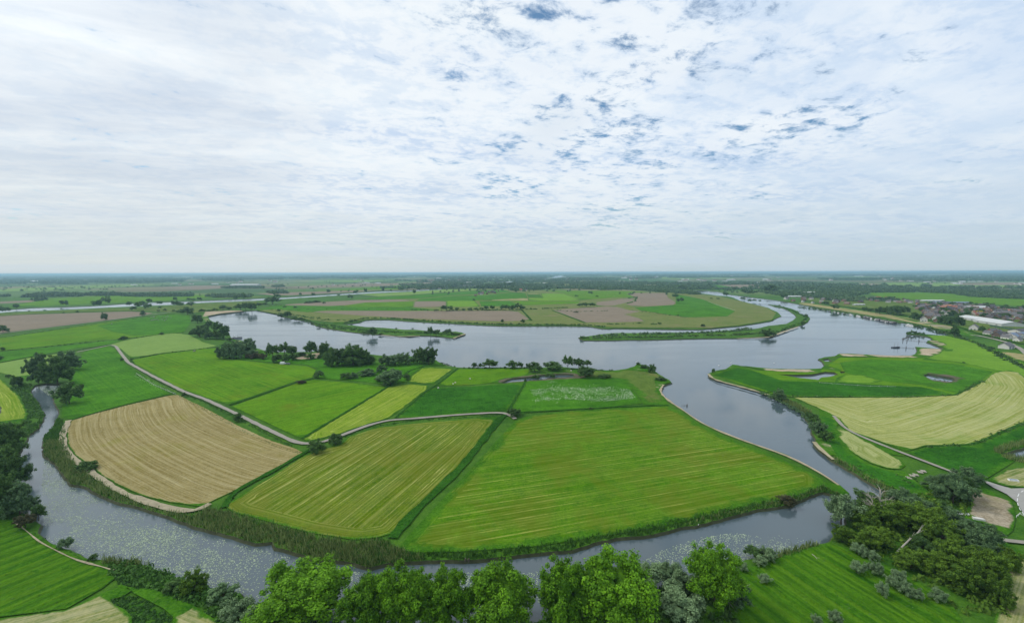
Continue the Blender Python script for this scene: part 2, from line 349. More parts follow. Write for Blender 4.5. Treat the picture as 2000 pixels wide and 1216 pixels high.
CANAL = P('''-160,624 20,609 60,607.5 140,604 200,601 260,598 340,595 400,591 460,589 520,586 580,582 640,578 700,574 740,571.6 800,569 840,567 880,563.6
 928,560 952,555.6 980,553 1020,549 1060,547 1092,544 1104,538 1084,538.5 1076,543 1060,545 1020,547 980,550 940,555 900,557.6 860,562 800,567 740,569 680,572.5 640,575 580,579
 520,582 460,584 400,587 340,589 300,590 240,593 200,596 140,598.6 60,601 20,604 -160,616''')
PONDS = [
 ('pond', P('978,747 1000,738.5 1040,735 1060,732 1090,730 1120,731 1124,736 1080,738 1050,742 1000,746 984,748.5')),
 ('marsh_pool', P('1520,731 1550,732 1585,731 1600,728 1612,726 1630,727 1637,732 1620,736 1606,737 1599,742 1560,738')),
 ('marsh_pool', P('1606,701.5 1618,700 1626,705 1612,705.5')),
 ('marsh_pool', P('1640,725.5 1650,726 1650,728.5 1642,729')),
 ('pool', P('1803,733 1812,730 1860,738 1866,742 1854,746 1820,742')),
 ('inlet', P('1945,884 1970,882 2000,873 2080,860 2120,905 2060,900 2000,894 1975,890')),
 ('pool', P('-40,780 0,786 2,800 0,818 -40,826')),
 ('basin', P('1298,555 1310,554 1336,554.6 1330,559 1305,560')),
 ('brook', P('1044,602.5 1056,600.8 1068,599.8 1064,604 1052,604')),
]

def refine(poly, step):
    """roughen a traced outline a little so that banks are never dead straight"""
    out = []
    n = len(poly)
    for i in range(n):
        a, b = poly[i], poly[(i+1) % n]; L = (b-a).length
        st = max(step, (a.length)*0.010)
        k = max(1, min(40, int(L/st)))
        nrm = Vector((-(b-a).y, (b-a).x)) / max(L, 1e-6)
        for j in range(k):
            p = a.lerp(b, j/k)
            if j: p = p + nrm*random.uniform(-1, 1)*min(0.55, 0.12*st)
            out.append(p)
    return out

def inside(poly, pts):
    X, Y = pts[:, 0], pts[:, 1]; res = np.zeros(len(pts), bool)
    q = np.array([(p[0], p[1]) for p in poly]); x1, y1 = q[:, 0], q[:, 1]; x2, y2 = np.roll(x1, -1), np.roll(y1, -1)
    for a, b, c, d in zip(x1, y1, x2, y2):
        if b == d: continue
        m = ((b > Y) != (d > Y)); res ^= m & (X < (c-a)*(Y-b)/(d-b)+a)
    return res

LAKE, ISLE, CANAL = refine(LAKE, 2.5), refine(ISLE, 4), refine(CANAL, 12)
PONDS = [(n, refine(p, 3)) for n, p in PONDS]
holes = [LAKE, ISLE, CANAL] + [p for _, p in PONDS]

def cdt(polys, extra=()):
    V, E = [], []
    for p in polys:
        s = len(V); V += [Vector((q[0], q[1])) for q in p]; n = len(p)
        E += [(s+i, s+(i+1) % n) for i in range(n)]
    V += [Vector((q[0], q[1])) for q in extra]
    r = geometry.delaunay_2d_cdt(V, E, [], 0, 1e-4)
    v = np.array([(a.x, a.y) for a in r[0]]); f = np.array([t for t in r[2] if len(t) == 3], dtype=np.int32)
    a_, b_, c_ = v[f[:, 0]], v[f[:, 1]], v[f[:, 2]]
    cr = (b_[:, 0]-a_[:, 0])*(c_[:, 1]-a_[:, 1])-(b_[:, 1]-a_[:, 1])*(c_[:, 0]-a_[:, 0])
    f[cr < 0] = f[cr < 0][:, ::-1]
    return v, f

BIG = 42000.0
outer = [Vector((-BIG, -400)), Vector((BIG, -400)), Vector((BIG, BIG)), Vector((-BIG, BIG))]
grid = []
for r_ in [200*1.35**k for k in range(18)]:
    for a_ in range(-80, 81, 8):
        q = (r_*math.sin(R(a_)), r_*math.cos(R(a_)))
        if abs(q[0]) < BIG and q[1] < BIG: grid.append(q)
v, f = cdt([outer] + holes, grid)
cen = v[f].mean(axis=1)
wat = inside(LAKE, cen) & ~inside(ISLE, cen)
can = inside(CANAL, cen); pnd = np.zeros(len(cen), bool)
for _, p in PONDS: pnd |= inside(p, cen)
land = ~(wat | can | pnd)
WZ = -0.9
def sub(name, mask, z, mat):
    fs = f[mask]; ids, inv = np.unique(fs, return_inverse=True)
    V = np.column_stack([v[ids], np.full(len(ids), z)])
    return mesh_np(name, V, inv.reshape(-1, 3).astype(np.int32), mat)
tag(sub('ground', land, 0.0, M['base']), kind='structure')
tag(sub('river', wat, WZ, M['water']), kind='structure')
tag(sub('canal', can, WZ, M['water']), kind='structure')
for nm, p in PONDS: tag(sub(nm, inside(p, cen), WZ, M['water']), kind='structure')

def bank_skirt(name, poly, flip):
    n = len(poly); q = [Vector(p) for p in poly]
    area = sum(q[i].x*q[(i+1) % n].y-q[(i+1) % n].x*q[i].y for i in range(n))
    s = 1.0 if (area > 0) != flip else -1.0
    V, Fc = [], []
    for i in range(n):
        t = (q[(i+1) % n]-q[i-1]); t = t.normalized() if t.length > 0 else Vector((1, 0)); nr = Vector((-t.y, t.x))*s
        V.append((q[i].x, q[i].y, 0.0)); V.append((q[i].x+nr.x*0.9, q[i].y+nr.y*0.9, WZ-0.4))
    for i in range(n):
        j = (i+1) % n; Fc.append((2*i, 2*i+1, 2*j+1, 2*j))
    return tag(mesh_np(name, V, Fc, M['bank']), kind='structure')
bank_skirt('riverbank', LAKE, False); bank_skirt('riverbank', ISLE, True); bank_skirt('canal_bank', CANAL, False)
for nm, p in PONDS: bank_skirt('bank', p, False)

# ------------------------------------------------------------------ fields
_layer = [0]
def field(name, matk, px, row=None, res=0.0, curve=False, z=None):
    poly = P(px) if isinstance(px, str) else px
    d = sum(p.y for p in poly)/len(poly)
    step = res or max(5.0, d*0.02)
    pl = []
    for i in range(len(poly)):
        a, b = poly[i], poly[(i+1) % len(poly)]; k = max(1, min(60, int((b-a).length/step)))
        pl += [a.lerp(b, j/k) for j in range(k)]
    arr = np.array([(p.x, p.y) for p in pl])
    lo, hi = arr.min(0), arr.max(0); step2 = max(step*1.2, math.sqrt((hi[0]-lo[0])*(hi[1]-lo[1])/2500.0))
    gx, gy = np.meshgrid(np.arange(lo[0], hi[0], step2), np.arange(lo[1], hi[1], step2))
    G = np.column_stack([gx.ravel(), gy.ravel()]); G = G + rng.uniform(-.2, .2, G.shape)*step2
    def edist(Q):
        A, B = arr, np.roll(arr, -1, axis=0); D = B-A; L = np.maximum((D**2).sum(1), 1e-9)
        best = np.full(len(Q), 1e18)
        for k in range(len(A)):
            t = np.clip(((Q-A[k])@D[k])/L[k], 0, 1); w = Q-(A[k]+t[:, None]*D[k]); best = np.minimum(best, (w**2).sum(1))
        return np.sqrt(best)
    if len(G):
        G = G[inside(pl, G)]
        if len(G): G = G[edist(G) > step2*0.4]
    cut = [h for h in holes if max(p.x for p in h) > lo[0] and min(p.x for p in h) < hi[0] and max(p.y for p in h) > lo[1] and min(p.y for p in h) < hi[1]] if d < 900 else []
    cut = [h for h in cut if h is not LAKE or inside(h, arr).any()]
    vv, ff = cdt([pl] + cut, G)
    cc = vv[ff].mean(axis=1); keep = inside(pl, cc)
    for h in cut:
        if h is LAKE: keep &= ~(inside(h, cc) & ~inside(ISLE, cc))
        elif h is not ISLE: keep &= ~inside(h, cc)
    ff = ff[keep]; used = np.unique(ff); mp = np.full(len(vv), -1); mp[used] = np.arange(len(used)); vv = vv[used]; ff = mp[ff].astype(np.int32)
    if row:
        a, b = [at(*map(float, s.split(','))).xy for s in row.split()]; t = (b-a).normalized()
    else: t = Vector((1, 0))
    e = edist(vv)
    along = vv@np.array([t.x, t.y]); across = vv@np.array([-t.y, t.x])
    if curve is not False:      # rows follow the outline given by index range of the polygon, fading to straight ones
        cp = np.array([(p.x, p.y) for p in P(curve)]); best = np.full(len(vv), 1e18)
        for k in range(len(cp)-1):
            D = cp[k+1]-cp[k]; tt = np.clip(((vv-cp[k])@D)/max((D**2).sum(), 1e-9), 0, 1)
            w = vv-(cp[k]+tt[:, None]*D); best = np.minimum(best, (w**2).sum(1))
        across = np.sqrt(best)
    if z is None:
        _layer[0] += 1; z = 0.02 + 0.0045*_layer[0] if d < 900 else 0.25 + 0.01*_layer[0]
    o = mesh_np(name, np.column_stack([vv, np.full(len(vv), z)]), ff, M[matk])
    at_ = o.data.attributes.new('uvw', 'FLOAT_VECTOR', 'POINT')
    at_.data.foreach_set('vector', np.column_stack([across, along, e]).astype(np.float32).ravel())
    return tag(o, kind='structure')

def ribbon(name, matk, px, width, z, kind='structure', jitter=0.15):
    pts = P(px) if isinstance(px, str) else px
    q = []
    for i in range(len(pts)-1):
        a, b = pts[i], pts[i+1]; k = max(1, min(30, int((b-a).length/4.0)))
        q += [a.lerp(b, j/k) for j in range(k)]
    q.append(pts[-1]); V, Fc = [], []
    for _ in range(2): q = [q[0]] + [(q[i-1]+q[i]*2+q[i+1])/4 for i in range(1, len(q)-1)] + [q[-1]]
    for i, p in enumerate(q):
        t = (q[min(i+1, len(q)-1)]-q[max(i-1, 0)]).normalized(); n = Vector((-t.y, t.x))
        w = width*0.5*(1+random.uniform(-jitter, jitter))
        V += [(p.x+n.x*w, p.y+n.y*w, z), (p.x-n.x*w, p.y-n.y*w, z)]
    for i in range(len(q)-1): Fc.append((2*i, 2*i+1, 2*i+3, 2*i+2))
    return tag(mesh_np(name, V, Fc, M[matk]), kind=kind)

# wide patches of far country first (lowest sheets)
FAR = [
 ('bare', '-80,600 0,589 240,578 290,578 180,585 0,593 -80,606'), ('pale', '-60,571 40,562 230,556 330,556 200,561 60,568'), ('green', '100,583 240,576 400,576 430,580 300,588 150,594 20,601 20,597'),
 ('bare', '300,561 400,557 470,558 440,563 360,566'), ('bare', '564,560 700,553 800,553 760,558 600,563'), ('bare', '500,573 700,566 760,565 700,570 540,578'),
 ('green', '560,570 700,563 820,560 780,565 640,568'), ('pale', '560,549 700,547 780,547 700,551'), ('drygreen', '420,581 520,577 560,577 460,583'),
 ('bare', '1400,556 1490,555 1496,565 1450,563'), ('lush', '1344,558 1400,556 1450,563 1490,566 1420,567 1370,566'), ('pale', '1280,541 1420,538 1440,543 1300,545'),
 ('green', '1690,572 1820,571 2000,584 2060,590 2060,602 1990,598 1900,592 1840,588 1720,580'), ('drygreen', '1040,552 1110,549 1120,556 1160,562 1080,563 1060,558'),
 ('pale', '1730,552 1840,552 1950,556 2000,560 1860,561 1740,560'), ('bare', '1860,553 2000,551 2000,556 1880,557'), ('lime', '1640,541 1700,540 1700,543 1640,544'),
 ('green', '700,562 800,557 850,556 800,562'), ('bare', '800,552 860,551 850,554 800,555'),
]
for i, (m_, s_) in enumerate(FAR): field('far_field', m_, s_, res=60)
# north bank peninsula
field('meadow', 'drygreen', '500,606 700,590 820,577 945,563 1060,567 1200,567 1300,571 1370,575 1410,579 1455,590 1500,601 1518,611 1510,625 1450,635 1390,641 1200,640 1100,634 950,633 850,628 760,622 712,624 670,632 610,626 560,617', '900,600 1200,600')
field('meadow', 'lush', '500,606 540,597 620,596 800,600 860,606 800,607 700,607 640,606 600,610 540,604')
for nm, m_, s_, r_ in [
 ('ploughed_field', 'bare', '592,592 700,586 800,585 800,588 712,591 698,593 660,598 540,596', '592,594 800,586'),
 ('meadow', 'green', '662,599 712,591 800,589 808,589 806,600', '700,595 800,594'),
 ('ploughed_field', 'bare', '590,608 700,607 800,607.5 1010,607 1038,626 980,628 880,625 800,622 700,616', '700,612 1000,613'),
 ('hay_meadow', 'yellowgreen', '1020,605 1076,606 1140,630 1050,630 1038,626', '1040,606 1090,630'),
 ('ploughed_field', 'bare', '1080,605.5 1140,601 1200,598 1230,606 1254,608 1220,614 1250,622 1260,628 1200,630 1144,630', '1100,610 1230,610'),
 ('ploughed_field', 'bare', '1164,590 1200,586 1230,580 1244,581 1236,588 1200,597 1164,598', None),
 ('ploughed_field', 'bare', '1222,572 1300,572 1306,582 1320,590 1316,596 1240,599 1222,594 1245,584', None),
 ('meadow', 'lush', '1320,574 1370,584 1436,608 1420,618 1340,620 1250,606 1240,601 1320,595', None),
 ('hay_meadow', 'dry', '1220,614 1256,611 1340,620 1390,622 1380,628 1320,626 1280,624', '1220,614 1380,625'),
 ('meadow', 'green', '1060,568 1200,568 1270,570 1222,573 1240,580 1200,581 1136,586 1100,572', None),
 ('meadow', 'lush', '930,587 1030,581.5 1026,572 1000,571 950,576 880,578 820,584 812,588 870,587.5', None),
 ('hay_meadow', 'lime', '1030,582 1060,582 1056,573 1100,573 1136,587 1034,587', '1030,573 1136,587'),
 ('hay_meadow', 'dry', '1028,572 1052,572 1060,582 1032,581', None),
 ('hay_meadow', 'dry', '942,586.5 1032,582 1034,587', None),
 ('meadow', 'lush', '936,588 996,588 1018,597 940,598.6', None),
 ('meadow', 'green', '998,588 1134,588 1128,593 1022,596.4', '1000,590 1130,590'),
 ('hay_meadow', 'lime', '872,588 926,587 938,599 872,599', '880,588 890,599'),
 ('ploughed_field', 'bare', '810,589 871,588 871,599.6 808,599.6', None),
 ('hay_meadow', 'pale', '700,575 800,570 930,561 944,564 920,567 800,576 740,579', None),
 ('meadow', 'lush', '740,580 800,577 920,568 980,565 1000,570 950,574 880,577 820,583 700,586', None)]:
    field(nm, m_, s_, r_)
# left of the lake
for nm, m_, s_, r_ in [
 ('rough_pasture', 'rough', '-100,622 20,611 200,603 300,600 400,593 500,588 520,592 440,604 395,612 360,611 260,607 100,611 -100,624', None),
 ('ploughed_field', 'bare', '-120,625 0,616 180,610 256,608 300,611 280,616 200,626 100,638 0,650 -120,665', '0,630 250,612'),
 ('meadow', 'green', '-120,674 0,659 80,648 160,636 260,622 340,612 370,616 374,630 360,648 320,653 254,660 200,664 100,675 12,684 -120,700', '0,670 340,615'),
 ('meadow', 'lush', '190,636 260,623 340,613 370,617 374,630 360,648 320,652 260,655 220,648', '0,670 340,615'),
 ('meadow', 'lush', '-120,702 12,686 100,677 250,661.5 212,673 150,680 60,696 0,708 -120,730', '0,690 200,668'),
 ('hay_meadow', 'pale', '-120,732 0,709 60,698 112,691 150,685 120,705 60,745 45,740 0,728 -120,745', '0,720 100,695'),
 ('meadow', 'lush', '214,675 238,692 247,712 290,738 344,767 250,788 166,811 140,820 120,815 122,790 128,760 150,700 170,683', '246,712 344,767'),
 ('hay_meadow', 'pale', '216,673 246,664 312,653 340,650 370,654 400,669 425,675 400,680 312,690 256,700 236,682', '240,690 400,665'),
 ('meadow', 'green', '258,703 312,692 400,681 430,679 440,700 520,709 600,715 618,722 610,738 580,744 446,790 400,776 350,758 262,710', '262,705 446,788'),
 ('meadow', 'lush', '425,676 450,668 520,690 560,700 640,700 760,710 850,704 870,714 826,716 804,732 795,745 760,752 700,745 612,738 620,720 600,713 520,707 440,699', None),
 ('meadow', 'green', '452,794 580,748 612,741 700,749 755,757 588,856 576,852', '470,800 700,752'),
 ('hay_meadow', 'yellowgreen', '758,756 800,750 836,753 834,761 800,787 760,816 720,828 666,846 630,856 600,862 592,857', '620,858 800,760'),
 ('hay_meadow', 'yellowgreen', '804,734 828,717 884,721 846,750 798,746', '804,740 880,722'),
 ('rough_pasture', 'green', '852,754 894,721 960,720 1040,721 1030,731 975,746 920,752', '852,752 1000,725'),
 ('pond_margin', 'mud', '955,748 985,738 1040,731 1100,727 1150,729 1180,738 1130,740 1060,744 1000,749', None),
 ('rough_pasture', 'rough', '1040,720 1200,725 1250,712 1284,729 1308,744 1292,752 1289,765 1306,791 1258,791 1240,764 1220,741 1150,738 1120,728', None),
 ('meadow', 'dark', '852,757 920,755 1000,748.5 1026,745 1012,770 990,801 900,808 800,816 772,817 836,762', '800,800 1000,760'),
 ('flower_meadow', 'lush', '1028,745 1120,740 1200,740 1220,741 1240,766 1254,788 1200,794 1100,800 1020,808 996,800 1014,770', '1030,770 1240,770'),
 ('hay_meadow', 'yellowgreen', '-60,738 0,738 20,757 40,776 54,808 50,832 0,824 -60,830', '0,740 50,820')]:
    field(nm, m_, s_, r_)
field('stubble_field', 'stubble', '138,822 166,812 250,790 344,769 400,796 460,828 520,856 572,874 594,883 538,916 455,960 405,984 392,990 367,986 331,981 276,968 235,949 204,932 177,910 147,889 132,866 130,842', '250,810 560,890', curve='600,1010 405,1020 331,1010 276,985 235,960 204,940 177,918 147,893 130,866 128,842 133,822 140,812', res=5)
field('hay_meadow', 'mown', '600,886 666,868 680,853 740,834 800,828 920,818 972,814 900,911 800,1008 765,1042 740,1050 690,1055 600,1040 520,1018 455,1001 438,988', '640,1030 900,830', res=5)
field('hay_meadow', 'mown2', '1004,824 1030,813 1100,803 1200,797 1280,794 1306,793 1330,806 1370,832 1420,856 1500,886 1570,917 1608,938 1606,952 1540,974 1440,993 1350,1016 1300,1027 1150,1052 1050,1067 900,1078 800,1080 782,1068 800,1044 900,938', '850,960 1400,880', res=6)
# right of the channel
field('meadow', 'green', '1388,730 1440,716 1480,724 1600,724 1640,698 1800,699 1845,684 1860,656 1900,665 1960,690 2100,735 2100,760 1960,724 1930,742 1866,771 1770,776 1548,775 1512,771 1440,748', None)
field('meadow', 'lime', '1828,688 1846,682 1822,664 1810,655 1856,655 1900,664 1950,684 2000,708 2100,750 2100,770 1960,728 1900,713 1860,706 1800,703', None)
for nm, m_, s_, r_ in [
 ('meadow', 'dark', '1392,732 1446,716 1478,726 1530,744 1620,746 1720,752 1800,756 1862,770 1780,774 1600,774 1548,773 1512,768 1440,746', '1400,735 1860,765'),
 ('meadow', 'lush', '1640,708 1700,702 1800,706 1870,712 1940,726 1920,742 1868,768 1800,752 1720,744 1650,728', '1650,710 1900,750'),
 ('meadow', 'lime', '1634,738 1650,731 1690,733 1725,744 1700,750 1630,747', None),
 ('pool_margin', 'mud', '1796,733 1808,727 1850,731 1890,739 1872,747 1850,749 1815,744', None),
 ('rough_patch', 'dry', '1720,730 1740,731 1800,748 1850,749 1845,754 1820,755 1780,746', None),
 ('meadow', 'dark', '1600,800 1640,822 1632,838 1640,860 1665,886 1700,908 1735,918 1765,920 1800,950 1830,975 1760,960 1700,935 1640,900 1604,870', None),
 ('meadow', 'dark', '1772,884 1812,873 1900,870 2000,828 2100,790 2100,860 2000,872 1945,884 1990,896 1960,915 1925,936 1880,928 1820,905', '1800,900 2000,850'),
 ('rough_pasture', 'yellowgreen', '1590,782 1640,815 1700,858 1770,892 1740,888 1700,868 1650,838 1600,800', None),
 ('dry_patch', 'dry2', '1930,938 1965,918 2000,912 2080,912 2080,958 1990,952 1960,949', '1930,940 2000,915'),
 ('dry_patch', 'rubble', '1885,965 1905,950 1915,947 1929,956 1958,973 1976,980 1984,1008 1978,1037 1966,1047 1929,1024 1883,1014 1895,978', None),
 ('dry_patch', 'dry2', '1958,1056 1985,1072 2010,1090 2080,1130 2100,1330 1900,1330 1950,1190 1972,1130 1950,1080', '1990,1080 1940,1216')]:
    field(nm, m_, s_, r_)
field('stubble_field', 'stubble2', '1548,776 1600,777 1770,776 1866,772 1920,745 1940,729 1970,723 1990,728 2010,744 2040,765 2060,800 2000,825 1900,868 1810,871 1770,882 1700,856 1660,842 1646,828 1640,818 1600,798', '1620,800 1900,830', res=6, curve='1500,800 1600,850 1660,872 1770,892 1900,876 2000,836 2050,806 2070,770 2040,742 1990,722')
field('striped_patch', 'oval', '1632,838 1645,835 1700,866 1740,888 1760,900 1768,910 1758,917 1735,916 1700,905 1660,882 1640,860', '1640,840 1740,905', res=5)
# bottom corners
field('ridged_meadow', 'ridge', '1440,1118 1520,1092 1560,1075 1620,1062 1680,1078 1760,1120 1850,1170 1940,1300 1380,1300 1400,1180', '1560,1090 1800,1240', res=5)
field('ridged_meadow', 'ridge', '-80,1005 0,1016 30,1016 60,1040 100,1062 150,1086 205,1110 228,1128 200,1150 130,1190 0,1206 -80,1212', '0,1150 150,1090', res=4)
field('dry_meadow', 'dry2', '-80,1216 0,1209 130,1192 200,1160 232,1148 258,1154 240,1166 215,1172 222,1182 245,1192 258,1206 256,1240 300,1330 -100,1330', '0,1216 250,1150', res=4)
field('dry_meadow', 'dry2', '250,1148 300,1152 380,1185 440,1225 470,1330 360,1330 335,1240 338,1206 320,1190 285,1172 262,1160', '260,1150 440,1225', res=3)
for s_ in ['228,1146 236,1142 252,1148 246,1152', '96,1036 112,1022 128,1030 110,1046', '30,1020 52,1018 48,1036 34,1040', '118,1108 136,1104 134,1110 122,1112', '60,1116 78,1114 74,1122']: field('bare_patch', 'dry2', s_, res=2)
# beaches
for s_ in ['400,609 452,607 482,607.5 440,612 428,613.5 406,618 410,627 400,631 393,620', '1400,724 1418,721 1430,712.5 1446,713 1436,719 1410,726',
           '1446,714 1476,717.5 1510,720.5 1600,721.5 1605,727 1560,728 1496,724', '1604,719 1612,714 1645,722 1640,726 1612,722',
           '1640,690.5 1690,692.5 1780,695 1791,690 1795,682 1789,677.5 1800,678.5 1842,682.5 1838,690 1815,698 1790,699.5 1700,697.5 1630,696.5',
           '1811,666 1825,664 1846,670 1850,674 1836,677 1820,671', '1843,682 1862,682 1860,686 1846,686', '1222,722 1240,716 1247,710 1260,718 1275,728 1250,725 1232,724',
           '452,663 470,665 488,672 500,681 520,690 530,696 515,697 490,686 460,670', '575,700 610,688 640,690 620,700 590,706', '1560,621 1578,628 1572,631 1566,628',
           '1588,866 1604,862 1622,870 1634,890 1620,890 1600,876', '1608,942 1640,948 1660,966 1644,967 1620,958 1606,951', '890,658 909,652.5 900,656',
           '1278,742 1296,738 1311,746 1296,751 1289,760 1293,771 1284,768 1280,752']:
    field('sand_beach', 'sand', s_, res=8)
field('dike', 'dry', '1560,588 1600,595 1670,605 1740,615 1790,624 1860,637 1906,655 1900,660 1856,649 1800,635 1750,625 1690,615 1640,607 1560,594', '1600,598 1900,657')
field('dike', 'rubble', '1740,617 1790,626 1860,639 1900,655 1896,657 1856,645 1800,632')
field('verge', 'dry', '1944,686 2000,690 2080,710 2080,740 2000,708 1970,698', None)
field('sports_field', 'lime', '1668,597 1690,594 1780,596 1778,602 1740,602 1690,601')
field('lawn', 'lush', '1878,630 1900,634 1916,641 1912,646 1890,643 1876,640')
field('grounds', 'rough', '1560,585 1640,578 1720,582 1830,590 2000,604 2100,612 2100,680 1990,672 1910,652 1860,635 1800,622 1740,612 1670,602 1600,592')
field('village_streets', 'asphalt', '1790,600 1850,598 2000,612 2100,622 2100,665 2000,668 1930,652 1900,640 1860,622 1800,612')

# tracks and roads
ribbon('gravel_track', 'track', '150,688 190,680 216,674 226,676 236,690 250,708 262,715 300,736 360,766 400,780 460,808 520,838 570,862 590,868 606,870 636,865 650,858 670,850 720,831 760,821 800,819 880,812 940,808 986,806 996,810 1006,819', 2.7, 0.60)
ribbon('farm_track', 'track', '1628,813 1650,838 1680,853 1740,877 1776,891 1830,911 1878,931 1915,942', 1.9, 0.62)
ribbon('dike_road', 'track', '1896,655 1906,655 1940,662 1970,670 1994,682 2020,705', 5.0, 0.64)
ribbon('far_track', 'track', '-60,663 0,652 100,639 200,627 280,616 340,609', 4.0, 0.62)
ribbon('footpath', 'straw', '30,1022 60,1045 75,1060 120,1082 150,1098 200,1108 222,1116', 0.5, 0.60, jitter=0.7)
ribbon('straw_strip', 'straw', '134,822 122,850 124,868 133,890 150,904 190,932 235,962 290,983 340,997 380,1003 398,993 410,985', 2.6, 0.58, jitter=0.3)
ribbon('footpath', 'track', '1954,1056 1975,1059 2010,1062 2060,1068', 2.2, 0.62)
field('road', 'asphalt', '1913,937 1950,949 1975,956 2010,955 2100,962 2100,1060 2020,1040 1999,1006 1986,983 1966,967 1940,954', z=0.63)


# sandy lines along the water
for s_, w_ in [('1296,752 1289,762 1293,772 1312,788 1330,799 1352,815 1370,827 1400,841 1440,857 1490,875 1539,891 1577,911 1602,924 1619,935 1638,949', 1.5),
             ('1384,731 1388,737 1402,744 1440,754 1480,765 1500,772', 2.4), ('1560,638 1500,659 1440,661.5', 3), ('909,652 885,661', 3), ('820,656 780,657.5 745,654.5', 3), ('1590,864 1600,878 1618,890 1628,899', 2.0)]:
    pts = P(s_); ribbon('sandy_shore', 'sandline', pts, w_, 0.56, jitter=0.65)
DITCH = ['766,1052 800,1010 900,914 978,816 992,808', '438,992 455,962 538,918 596,884 620,872', '140,821 166,812.5 250,790.5 344,769', '448,792 580,747 612,739.5', '590,857 756,757 800,724 830,715', '772,817 836,762 852,753 894,720',
         '992,806 1012,770 1027,745', '1010,806 1100,801.5 1200,795.5 1306,792', '0,708 60,697 112,690 212,674', '0,686 100,676.5 254,661 320,652.5 360,649', '256,702 312,691.5 400,680.5 430,678',
         '0,660 160,637 260,623 340,612.5', '1540,775 1770,776 1866,772 1920,744', '1810,872 1900,869 2000,827', '1848,655 1900,668 1930,680 1960,696 2000,720 2060,750', '1038,626 1018,604', '1144,631 1078,606']
M['ditch'] = grassmat('ditch_growth', (0.010, 0.050, 0.004), (0.034, 0.120, 0.010), fine=1.8)
for k, s_ in enumerate(DITCH): ribbon('ditch', 'ditch', s_, (3.6, 2.4, 1.6)[min(k, 2)] if k < 15 else 5.0, 0.54-0.002*k, jitter=0.3)
#%%OBJECTS%%
# ------------------------------------------------------------------ haze: a closed box of even, thin air round everything
def build_haze():
    x0, x1, y0, y1, z0, z1 = -50000, 50000, -1500, 50000, -6, H + 6
    V = [(x, y, z) for z in (z0, z1) for x, y in ((x0, y0), (x1, y0), (x1, y1), (x0, y1))]
    Fc = [(3, 2, 1, 0), (4, 5, 6, 7), (0, 1, 5, 4), (1, 2, 6, 5), (2, 3, 7, 6), (3, 0, 4, 7)]
    m = bpy.data.materials.new('air'); m.use_nodes = True; m.node_tree.nodes.clear()
    o = m.node_tree.nodes.new('ShaderNodeOutputMaterial'); v = m.node_tree.nodes.new('ShaderNodeVolumePrincipled')
    v.inputs['Color'].default_value = (0.50, 0.81, 0.95, 1); v.inputs['Density'].default_value = 8.5e-5; v.inputs['Anisotropy'].default_value = 0.2
    m.node_tree.links.new(v.outputs[0], o.inputs['Volume'])
    tag(mesh_np('haze', V, Fc, m), kind='stuff')
build_haze()

# ------------------------------------------------------------------ vegetation materials
LM = {
 'willow': leafmat('bright_willow_leaves', (0.026, 0.095, 0.003), (0.185, 0.410, 0.014), 0.28),
 'dark': leafmat('dark_leaves', (0.026, 0.066, 0.014), (0.115, 0.225, 0.048), 0.25),
 'olive': leafmat('olive_leaves', (0.030, 0.082, 0.007), (0.175, 0.305, 0.028), 0.3),
 'grey': leafmat('grey_willow_leaves', (0.060, 0.115, 0.045), (0.260, 0.380, 0.180), 0.2),
 'bluegrey': leafmat('dusky_leaves', (0.036, 0.082, 0.032), (0.165, 0.275, 0.110), 0.25),
 'brown': leafmat('brownish_leaves', (0.030, 0.030, 0.015), (0.100, 0.100, 0.040), 0.15),
 'bare': leafmat('bare_twigs', (0.10, 0.09, 0.07), (0.26, 0.24, 0.20), 0.0),
 'yellow': leafmat('yellow_leaves', (0.25, 0.22, 0.01), (0.60, 0.50, 0.02), 0.2),
 'reed': leafmat('reed_leaves', (0.045, 0.095, 0.020), (0.250, 0.310, 0.100), 0.2),
 'herb': leafmat('herb_leaves', (0.020, 0.075, 0.010), (0.085, 0.200, 0.028), 0.2),
 'lily': leafmat('lily_pads', (0.18, 0.25, 0.14), (0.46, 0.54, 0.38), 0.0),
 'flower': leafmat('white_flowers', (0.40, 0.48, 0.30), (0.75, 0.78, 0.70), 0.1),
 'wood': leafmat('distant_leaves', (0.026, 0.066, 0.024), (0.110, 0.190, 0.065), 0.2),
}
BARK = plain('bark', (0.075, 0.062, 0.045), 0.9, 0.35, 2.0)
PALEBARK = plain('pale_dead_wood', (0.36, 0.33, 0.28), 0.85, 0.25, 2.0)

def unit(n):
    d = rng.normal(size=(n, 3)); return d/np.linalg.norm(d, axis=1)[:, None]

def quads(c, nrm, size, aspect=1.0):
    """one leaf-like quad per centre"""
    n = len(c); t = np.cross(nrm, unit(n)); t /= np.linalg.norm(t, axis=1)[:, None]+1e-9; b = np.cross(nrm, t)
    s = np.broadcast_to(np.asarray(size, float), (n,))[:, None]*0.5
    k = s*(0.6+0.4*rng.random((n, 1)))
    V = np.stack([c-t*s, c-b*k*aspect, c+t*s+nrm*s*0.25, c+b*k*aspect], 1).reshape(-1, 3)
    return V, np.arange(4*n, dtype=np.int32).reshape(n, 4)

def fib(n):
    i = np.arange(n)+0.5; z = 1-2*i/n; a = i*2.399963; r_ = np.sqrt(1-z*z)
    return rng.permutation(np.column_stack([r_*np.cos(a), r_*np.sin(a), z])+rng.normal(size=(n, 3))*0.12)

